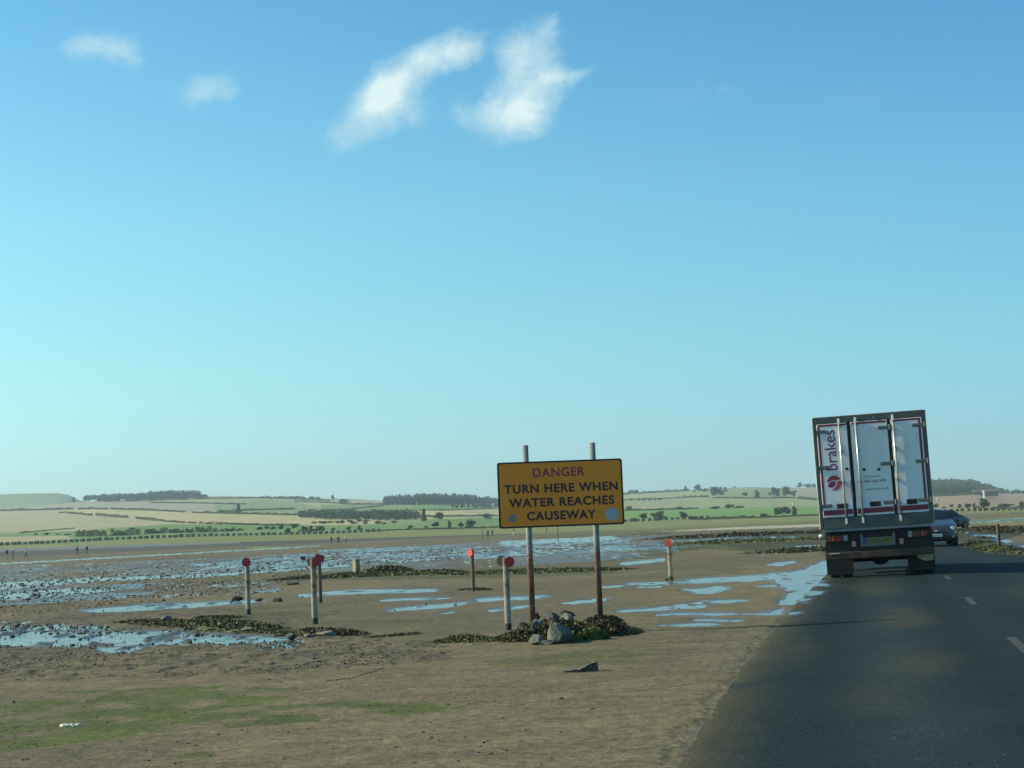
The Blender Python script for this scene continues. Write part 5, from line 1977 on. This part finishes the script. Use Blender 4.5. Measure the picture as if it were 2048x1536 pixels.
right = [(1287, 1041, 15, 19, 'round', 'round tree, first right of the sign'), (1318, 1042, 18, 27, 'wide', 'wide dark tree, biggest of three right of the sign'), (1366, 1040, 16, 19, 'round', 'round tree, third right of the sign, above the lone post'),
         (1270, 1043, 9, 10, 'bush', 'small bush against the first tree right of the sign'), (1527, 1035, 9, 18, 'bush', 'low bush left of the dark clump near the truck'), (1554, 1032, 15, 15, 'round', 'leftmost tree of the dark clump near the truck'),
         (1568, 1031, 17, 24, 'wide', 'widest tree of the dark clump near the truck'), (1589, 1031, 17, 16, 'tall', 'upright tree closing the dark clump near the truck'),
         (1384, 1040, 8, 18, 'bush', 'low bush right of the third round tree'),
         (1262, 988, 9, 15, 'round', 'first skyline tree beside the sign edge'), (1273, 988, 8, 13, 'round', 'second skyline tree beside the sign edge'),
         (1371, 983, 10, 10, 'round', 'small skyline tree left of the flat topped one'), (1396, 985, 15, 16, 'wide', 'flat topped tree highest on the right skyline'),
         (1410, 986, 10, 14, 'round', 'smaller tree against the flat topped skyline tree'), (1425, 988, 14, 15, 'round', 'skyline tree at the corner of the pale field'),
         (1434, 994, 20, 22, 'wide', 'big double crowned tree below the right skyline'), (1451, 985, 10, 10, 'round', 'hazy small tree right of the double crowned one'),
         (1490, 995, 11, 14, 'round', 'isolated round tree on the right hill, left of two'), (1514, 995, 13, 17, 'tall', 'isolated taller tree on the right hill, right of two'),
         (1550, 994, 18, 20, 'wide', 'left tree of the hill copse beside the truck'), (1572, 994, 20, 23, 'wide', 'tallest tree of the hill copse beside the truck'), (1588, 995, 13, 16, 'round', 'right hand tree of the hill copse beside the truck'),
         (1599, 976, 10, 13, 'round', 'skyline tree standing clear left of the truck'), (1615, 976, 8, 15, 'wide', 'low skyline tree next to the truck'), (1628, 976, 8, 14, 'wide', 'skyline tree half behind the truck edge'), (1468, 976, 4, 5, 'bush', 'tiny lone bush on the right skyline'),
         (1431, 1018, 6, 25, 'bush', 'flat bush at the top of the bright green field, left of two'), (1458, 1017, 9, 24, 'bush', 'humped bush at the top of the bright green field'), (1478, 1016, 5, 20, 'bush', 'thin bush right of the humped one'),
         (1258, 1021, 10, 19, 'bush', 'hazy bush at the right edge of the sign'), (1359, 1019, 6, 14, 'bush', 'small bush on the field edge above the lone post'),
         (1871, 1018, 11, 15, 'round', 'tree against the right edge of the truck'), (1904, 1016, 7, 10, 'round', 'small round tree above the oncoming car'), (1919, 1017, 8, 12, 'round', 'pale tree right of the oncoming car roof'),
         (1936, 1019, 12, 16, 'round', 'broad tree left of the tall dense one'), (1949, 1019, 12, 9, 'tall', 'narrow tree touching the tall dense one'), (1956, 1020, 9, 9, 'bush', 'bush at the left foot of the tall dense tree'),
         (1968.6, 1022, 24, 22, 'round', 'tall dense tree under the white beacon'), (2010, 1017, 9, 28, 'wide', 'long low tree between the beacon and picture edge'), (2043, 1018, 13, 17, 'round', 'tree at the right edge of the picture'),
         (1990, 1019, 6, 16, 'bush', 'low bush right of the tall dense tree'), (1888, 1017, 4, 10, 'bush', 'tiny bush above the oncoming car, by the truck')]
for x, y, h, w, k, lb in right:
    tree(x, y, h, w, k, lb, G2 if y > 1004 else G3)
for i, x in enumerate((1262, 1278, 1288, 1300, 1310, 1319)):
    tree(x, 1001, 5.5, 6 + (i % 3), 'bush', 'small dark bush in the dotted hedge right of the sign', 'dotted hedge bushes right of the sign')
for i, x in enumerate((1369, 1383, 1391, 1403, 1410, 1416)):
    tree(x, 995, 5.5, 5 + (i % 2), 'bush', 'tiny bush in the dotted line under the flat topped tree', 'dotted line of bushes on the right hill')
for i, (x, y) in enumerate(((628, 1047), (641, 1047), (648, 1048), (661, 1046), (675, 1047), (684, 1047), (698, 1044), (706, 1048), (718, 1044), (733, 1043), (731, 1048), (756, 1048), (770, 1048), (788, 1046))):
    tree(x, y, 4.5 + (i % 3), 11 + (i % 4) * 2, 'bush', 'low dark bush in the broken field line below the middle wood', 'broken bush line below the middle wood')

# hedges


def polyline_px(pts, step=1.2):
    out = []
    for (x0, y0), (x1, y1) in zip(pts[:-1], pts[1:]):
        n_ = max(1, int(abs(x1 - x0) / step))
        for k in range(n_):
            out.append((x0 + (x1 - x0) * k / n_, y0 + (y1 - y0) * k / n_))
    return out


def hedge(pts, hp, label, seed, group='field hedges', dens=14, m=None, cat='hedge', name='hedge', leafpx=1.5):
    r = np.random.RandomState(seed)
    P, S_ = [], []
    o_ = land(*pts[len(pts) // 2])
    for (x, y) in polyline_px(pts):
        k0 = .55 + .9 * float(vnoise(np.array([x * .16 + seed]), np.array([seed * 1.7]), seed)[0])
        for j in range(dens):
            q = land(x + r.uniform(-.8, .8), y)
            rr__ = math.hypot(q.x, q.y)
            k = rr__ / F
            P.append((q.x + r.normal(0, .25) * k * 3, q.y + r.normal(0, 1.2), q.z + hp * k * k0 * r.uniform(-.05, 1.0)))
            S_.append(leafpx * k)
    P = np.array(P) - np.array(o_)
    ob = leaf_obj(name, P, None, np.array(S_), m or M_hedge, None, seed)
    ob.location = o_
    tag(ob, label, cat, group)
    return ob


HED = [([(-20, 1023), (60, 1021), (147, 1019)], 3.4, 'upper dark hedge at the far left between stubble and wheat'),
       ([(157, 1019), (185, 1018), (216, 1019)], 3.2, 'short upper hedge left of the tall field gap'),
       ([(221, 1019), (300, 1021), (371, 1025)], 3.2, 'long upper hedge sloping down over the wheat field'),
       ([(386, 1026), (480, 1028), (560, 1030), (640, 1033)], 3.4, 'upper hedge leading to the middle wood'),
       ([(118, 1026), (131, 1026)], 3, 'tiny piece of diagonal hedge in the wheat'),
       ([(135, 1027), (160, 1029), (186, 1032)], 4.2, 'first thick piece of the diagonal hedge'),
       ([(192, 1031), (225, 1034), (257, 1036)], 4.4, 'second thick piece of the diagonal hedge'),
       ([(272, 1037), (292, 1040), (314, 1042)], 4.6, 'third thick piece of the diagonal hedge'),
       ([(317, 1042), (350, 1045), (371, 1046)], 3.6, 'fourth thinner piece of the diagonal hedge'),
       ([(376, 1046), (393, 1047)], 3.4, 'short fifth piece of the diagonal hedge'),
       ([(399, 1047), (406, 1048)], 3.4, 'first dot ending the diagonal hedge'),
       ([(411, 1048), (427, 1048)], 3.4, 'short dash near the end of the diagonal hedge'),
       ([(431, 1048), (447, 1049)], 3.6, 'second short dash near the end of the diagonal hedge'),
       ([(449, 1048), (464, 1049)], 3, 'last dash ending the diagonal hedge'),
       ([(465, 1049), (540, 1051), (600, 1051)], 3, 'thin flat hedge under the wheat field'),
       ([(300, 1006), (400, 1007), (492, 1009)], 2.2, 'faint hedge across the hazy pale fields'),
       ([(410, 998), (540, 996), (660, 1002)], 2.2, 'thin skyline hedge right of the skyline wood'),
       ([(590, 1003), (640, 1005), (700, 1009), (770, 1009)], 2.2, 'hazy hedge below the lone skyline trees'),
       ([(436, 1025), (500, 1021), (590, 1019)], 3.2, 'hazy hedge rising to the middle wood'),
       ([(640, 1023), (700, 1019), (766, 1012)], 2, 'hedge along the lower edge of the hazy green field'),
       ([(830, 1034), (900, 1033), (996, 1032)], 2.6, 'straight dark hedge left of the sign'),
       ([(838, 1021), (900, 1021), (998, 1017)], 2, 'upper thin hedge left of the sign'),
       ([(152, 1073), (180, 1073), (213, 1072)], 11, 'thick dark thicket left of the pale hut'),
       ([(222, 1072), (250, 1071), (281, 1069)], 11, 'thick dark thicket right of the pale hut'),
       ([(291, 1068), (315, 1067), (335, 1066)], 8.5, 'dark thicket, first past the hut pair'),
       ([(339, 1066), (368, 1066)], 7.5, 'dark thicket, second past the hut pair'),
       ([(372, 1066), (388, 1065)], 7, 'small dark thicket in the middle of its row'),
       ([(391, 1065), (424, 1064)], 9, 'taller dark thicket in its row'),
       ([(427, 1064), (435, 1064)], 6, 'little round thicket beside the taller one'),
       ([(440, 1063), (450, 1063)], 4, 'low thicket near the right end of the row'),
       ([(452, 1063), (470, 1062)], 6, 'thicket at the right end of the row'),
       ([(473, 1062), (488, 1061)], 4, 'low last thicket of the row'),
       ([(40, 1066), (90, 1062), (150, 1057)], 1.6, 'faint line hedge along the top of the left green field'),
       ([(1240, 1022), (1320, 1020), (1395, 1018)], 3.2, 'hedge between pale and bright green fields right of the sign'),
       ([(1240, 990), (1300, 986), (1380, 982)], 4, 'long skyline hedge right of the sign'),
       ([(1240, 1001), (1340, 997), (1416, 993)], 1.8, 'thin hedge under the pale hill field'),
       ([(1425, 996), (1500, 997), (1592, 996)], 2.2, 'hedge below the two isolated hill trees'),
       ([(1596, 998), (1640, 1001), (1680, 1004)], 4.5, 'thick hedge behind the left edge of the truck'),
       ([(1390, 1040), (1450, 1038), (1510, 1036)], 5.5, 'low scrub line along the shore right of the lone post'),
       ([(1510, 1036), (1560, 1034), (1640, 1031), (1680, 1030)], 3, 'thin scrub at the foot of the dark clump'),
       ([(1840, 994), (1900, 992), (1950, 989), (2048, 985), (2140, 981)], 3.4, 'dark hedge along the top of the brown field'),
       ([(1975, 1019), (2010, 1018), (2070, 1015)], 3.4, 'dark hedge right of the tall dense tree'),
       ([(740, 1063), (800, 1060), (900, 1058), (1000, 1055)], 2.2, 'thin broken shore hedge left of the sign'),
       ]
for i, (pts, hp, lb) in enumerate(HED):
    hedge(pts, hp, lb, 300 + i, dens=16 if hp < 6 else 34)

# woods that read as one mass


def wood(region, hp, n, label, seed, m, kind='broad', leaves=70, leafpx=2.1):
    """trees standing all over a piece of hillside"""
    r = np.random.RandomState(seed)
    xs = [p[0] for p in region]
    ys = [p[1] for p in region]
    P, S_ = [], []
    k = 0
    tries = 0
    while k < n and tries < n * 60:
        tries += 1
        x, y = r.uniform(min(xs), max(xs)), r.uniform(min(ys), max(ys))
        if not inpoly(np.array([x]), np.array([y]), region)[0]:
            continue
        k += 1
        q = land(x, y)
        u = math.hypot(q.x, q.y) / F
        h = hp * r.uniform(.7, 1.15) * u
        w = h * (.22 if kind == 'conifer' else r.uniform(.38, .6))
        d = r.normal(size=(leaves, 3))
        d /= np.linalg.norm(d, axis=1)[:, None]
        d *= (r.uniform(.4, 1.0, leaves) ** .5)[:, None]
        if kind == 'conifer':
            t = r.uniform(0, 1, leaves) ** .8
            a = r.uniform(0, 6.28, leaves)
            rad = w * (1.05 - t) * r.uniform(.5, 1, leaves)
            pts = np.stack([np.cos(a) * rad, np.sin(a) * rad, h * (.08 + .92 * t)], -1)
        else:
            pts = d * np.array([w, w, h * .46]) + np.array([0, 0, h * .52])
        P.append(pts + np.array(q))
        S_.append(np.full(leaves, leafpx * u))
    P = np.concatenate(P)
    S_ = np.concatenate(S_)
    c_ = P.mean(0)
    c_[2] = P[:, 2].min()
    ob = leaf_obj('woodland', P - c_, None, S_, m, None, seed)
    ob.location = c_
    tag(ob, label, 'wood', None, 'stuff')
    return ob


wood([(196, 1005), (200, 1000), (240, 998), (305, 996), (305, 1003), (250, 1004)], 13, 150, 'lower left part of the skyline wood', 401, M_leafd)
wood([(300, 1002), (303, 996), (350, 994), (398, 995), (400, 1000), (350, 1001)], 15, 160, 'tall right part of the skyline wood', 402, M_leafd)
wood([(400, 999), (402, 996), (412, 997), (412, 1000)], 9, 8, 'thin end of the skyline wood', 403, M_leafd)
wood([(767, 1011), (767, 1002), (800, 999), (870, 996), (930, 998), (990, 1003), (1002, 1008), (900, 1011)], 9.5, 900, 'conifer plantation covering the hilltop left of the sign', 404, M_con, 'conifer', 46, 2.1)
wood([(596, 1036), (640, 1034), (700, 1035), (830, 1035), (842, 1041), (760, 1042), (640, 1040)], 18, 210, 'mixed wood in the middle distance', 405, M_leafd)
wood([(585, 1034), (610, 1030), (640, 1031), (640, 1036)], 11, 22, 'left end of the mixed wood', 406, M_leafd)
wood([(880, 1016), (940, 1012), (1000, 1010), (1010, 1014), (940, 1017)], 6, 40, 'low wood behind the left edge of the sign', 407, M_leafd)
wood([(1830, 992), (1830, 969), (1900, 967), (1945, 968), (1980, 978), (1995, 984), (1940, 989)], 10, 520, 'wooded hill right of the truck', 408, M_leafd)
wood([(1975, 987), (1990, 982), (2048, 987), (2200, 988), (2200, 990), (2048, 989)], 7, 70, 'thin wood along the skyline at the right edge', 409, M_leafd)
wood([(500, 998), (540, 995), (640, 997), (640, 999), (540, 998)], 4, 40, 'scrub along the middle skyline', 410, M_leafd)

# ---------------------------------------------------------------- wartime blocks along the shore
M_blk_c = mat('lichened grey concrete', (.115, .12, .085), .95, var=.35, vscale=1.5, bump=.4, bscale=6)
bm_ = MB()
bm_.box((0, 0, .5), (1.42, 1.42, 1.25), bevel=.09)
for v in bm_.bm.verts:
    v.co += Vector((rng.uniform(-.05, .05), rng.uniform(-.05, .05), rng.uniform(-.05, .05)))
blk = bm_.build('concrete_block', M_blk_c)
tag(blk, 'squat dark concrete cube in the row along the grassy shore', 'concrete block', 'concrete cubes along the shore')
first = True
for x0, x1, st in ((-8, 762, 11.6), (1252, 1420, 11.6), (1878, 2052, 11.7)):
    x = x0
    while x < x1:
        y = float(np.interp(x, [p_[0] for p_ in BLK], [p_[1] for p_ in BLK]))
        q = land(x + rng.uniform(-.8, .8), y)
        o = blk if first else blk.copy()
        if not first:
            COL.objects.link(o)
        first = False
        o.location = q
        o.rotation_euler = (rng.uniform(-.06, .06), rng.uniform(-.06, .06), rng.uniform(-.25, .25))
        k = rng.uniform(.72, .9) * math.hypot(q.x, q.y) / 560
        o.scale = (k, k, k * rng.uniform(.85, 1.05))
        x += st

# ---------------------------------------------------------------- far buildings and marks
M_roof = mat('pale roof', (.42, .42, .40), .7)
M_wallp = mat('pale render', (.55, .53, .47), .8)
M_wallb = mat('red brown barn wall', (.13, .075, .05), .9, var=.3, vscale=.4)
M_hut = mat('yellow hut wall', (.60, .52, .20), .8)


def house(name, px, py, wpx, hpx, mw_, mr_, label, rz=0.0, dep=.5, cat='building'):
    p = land(px, py)
    u = math.hypot(p.x, p.y) / F
    w, h = wpx * u, hpx * u
    e = empty(name, p, rz, label, cat)
    d = w * dep
    MB().box((0, 0, h * .28), (w, d, h * .72)).build('wall', mw_, e)
    b_ = MB()
    b_.prism([(-d * .56, h * .64), (d * .56, h * .64), (0, h * 1.0)], -w * .52, w * .52, SWAP)
    b_.build('roof', mr_, e)
    for k in range(max(2, int(wpx / 6))):
        xx = -w * .4 + w * .8 * k / max(1, int(wpx / 6) - (0 if wpx < 12 else 1))
        MB().box((xx, -d * .5 - .02, h * .34), (w * .05, .06, h * .22)).build('window', M_glass, e)
    return e


house('barn', 1971, 992, 46, 13, M_wallb, mat('rusty barn roof', (.115, .075, .055), .9, var=.3, vscale=.5), 'long red brown barn above the brown field', R(-6), .22)
house('house', 246, 1004, 9, 5, M_wallp, M_roof, 'pale roofed building tucked in front of the skyline wood', .1)
house('house', 1494, 980, 6, 3.5, M_wallp, M_roof, 'pale building on the right skyline, left of two', .1)
house('house', 1508, 980, 6, 3, M_wallp, M_roof, 'pale building on the right skyline, right of two', -.1)
house('hut', 216.5, 1072.5, 4.5, 7, M_hut, M_hut, 'small pale yellow hut between two dark thickets', 0, .8, 'hut')
# white beacon behind the dense tree
p = land(1969.8, 1012)
u = math.hypot(p.x, p.y) / F
p0 = Vector((p.x, p.y, p.z))
e = empty('beacon', p0, 0, 'white flared beacon rising behind the tall dense tree', 'beacon')
hh = (1012 - 983) * u
b = MB()
b.tube([(0, 0, 0), (0, 0, hh * .70), (0, 0, hh * .80), (0, 0, hh)], [1.9 * u, 1.5 * u, 1.7 * u, 3.0 * u], 12)
b.build('tower', mat('white beacon paint', (.80, .80, .74), .7), e)
MB().cyl((0, 0, hh), (0, 0, hh * 1.03), 3.1 * u, 3.1 * u, 12).build('cap', M_roof, e)
p = land(1587, 1018)
u = math.hypot(p.x, p.y) / F
e = empty('marker_pillar', p, 0, 'small white pillar rising behind the dark clump near the truck', 'pillar')
MB().box((0, 0, 6.5 * u), (2.8 * u, 2.4 * u, 13 * u), bevel=.2 * u).build('shaft', MATS['white beacon paint'], e)
MB().box((0, 0, 13.2 * u), (3.4 * u, 3.0 * u, .8 * u)).build('cap', M_roof, e)
# two far white vans beside the truck
for i, (x, y) in enumerate(((1866.5, 999.5), (1875.5, 999.8))):
    p = land(x, y)
    u = math.hypot(p.x, p.y) / F
    e = empty('white_van', p, .2 * i, ('far white van touching the right edge of the truck', 'far white van just clear of the truck in the brown field')[i], 'van')
    MB().box((0, 0, 1.8 * u), (4.2 * u, 2.6 * u, 2.8 * u), bevel=.4 * u).build('body', M_sideb, e)
    MB().box((.9 * u, -1.32 * u, 2.3 * u), (1.2 * u, .06 * u, .8 * u)).build('window', M_glass, e)
    for s in (-1, 1):
        MB().cyl((s * 1.3 * u, -1.35 * u, .5 * u), (s * 1.3 * u, 1.35 * u, .5 * u), .5 * u, seg=12).build('wheel', M_tyre, e)

# ---------------------------------------------------------------- air
m = bpy.data.materials.new('sea air')
m.use_nodes = True
t_ = NT(m.node_tree)
for n_ in list(m.node_tree.nodes):
    m.node_tree.nodes.remove(n_)
out = t_.n('ShaderNodeOutputMaterial')
pv = t_.n('ShaderNodeVolumePrincipled')
pv.inputs['Color'].default_value = (.72, .93, 1.0, 1)
pv.inputs['Density'].default_value = .00014
pv.inputs['Anisotropy'].default_value = .1
t_.l(pv.outputs[0], out.inputs['Volume'])
b = MB()
b.box((0, 2200, -45), (9000, 8000, 400))
hz = b.build('haze', m)
tag(hz, kind='stuff')
#END
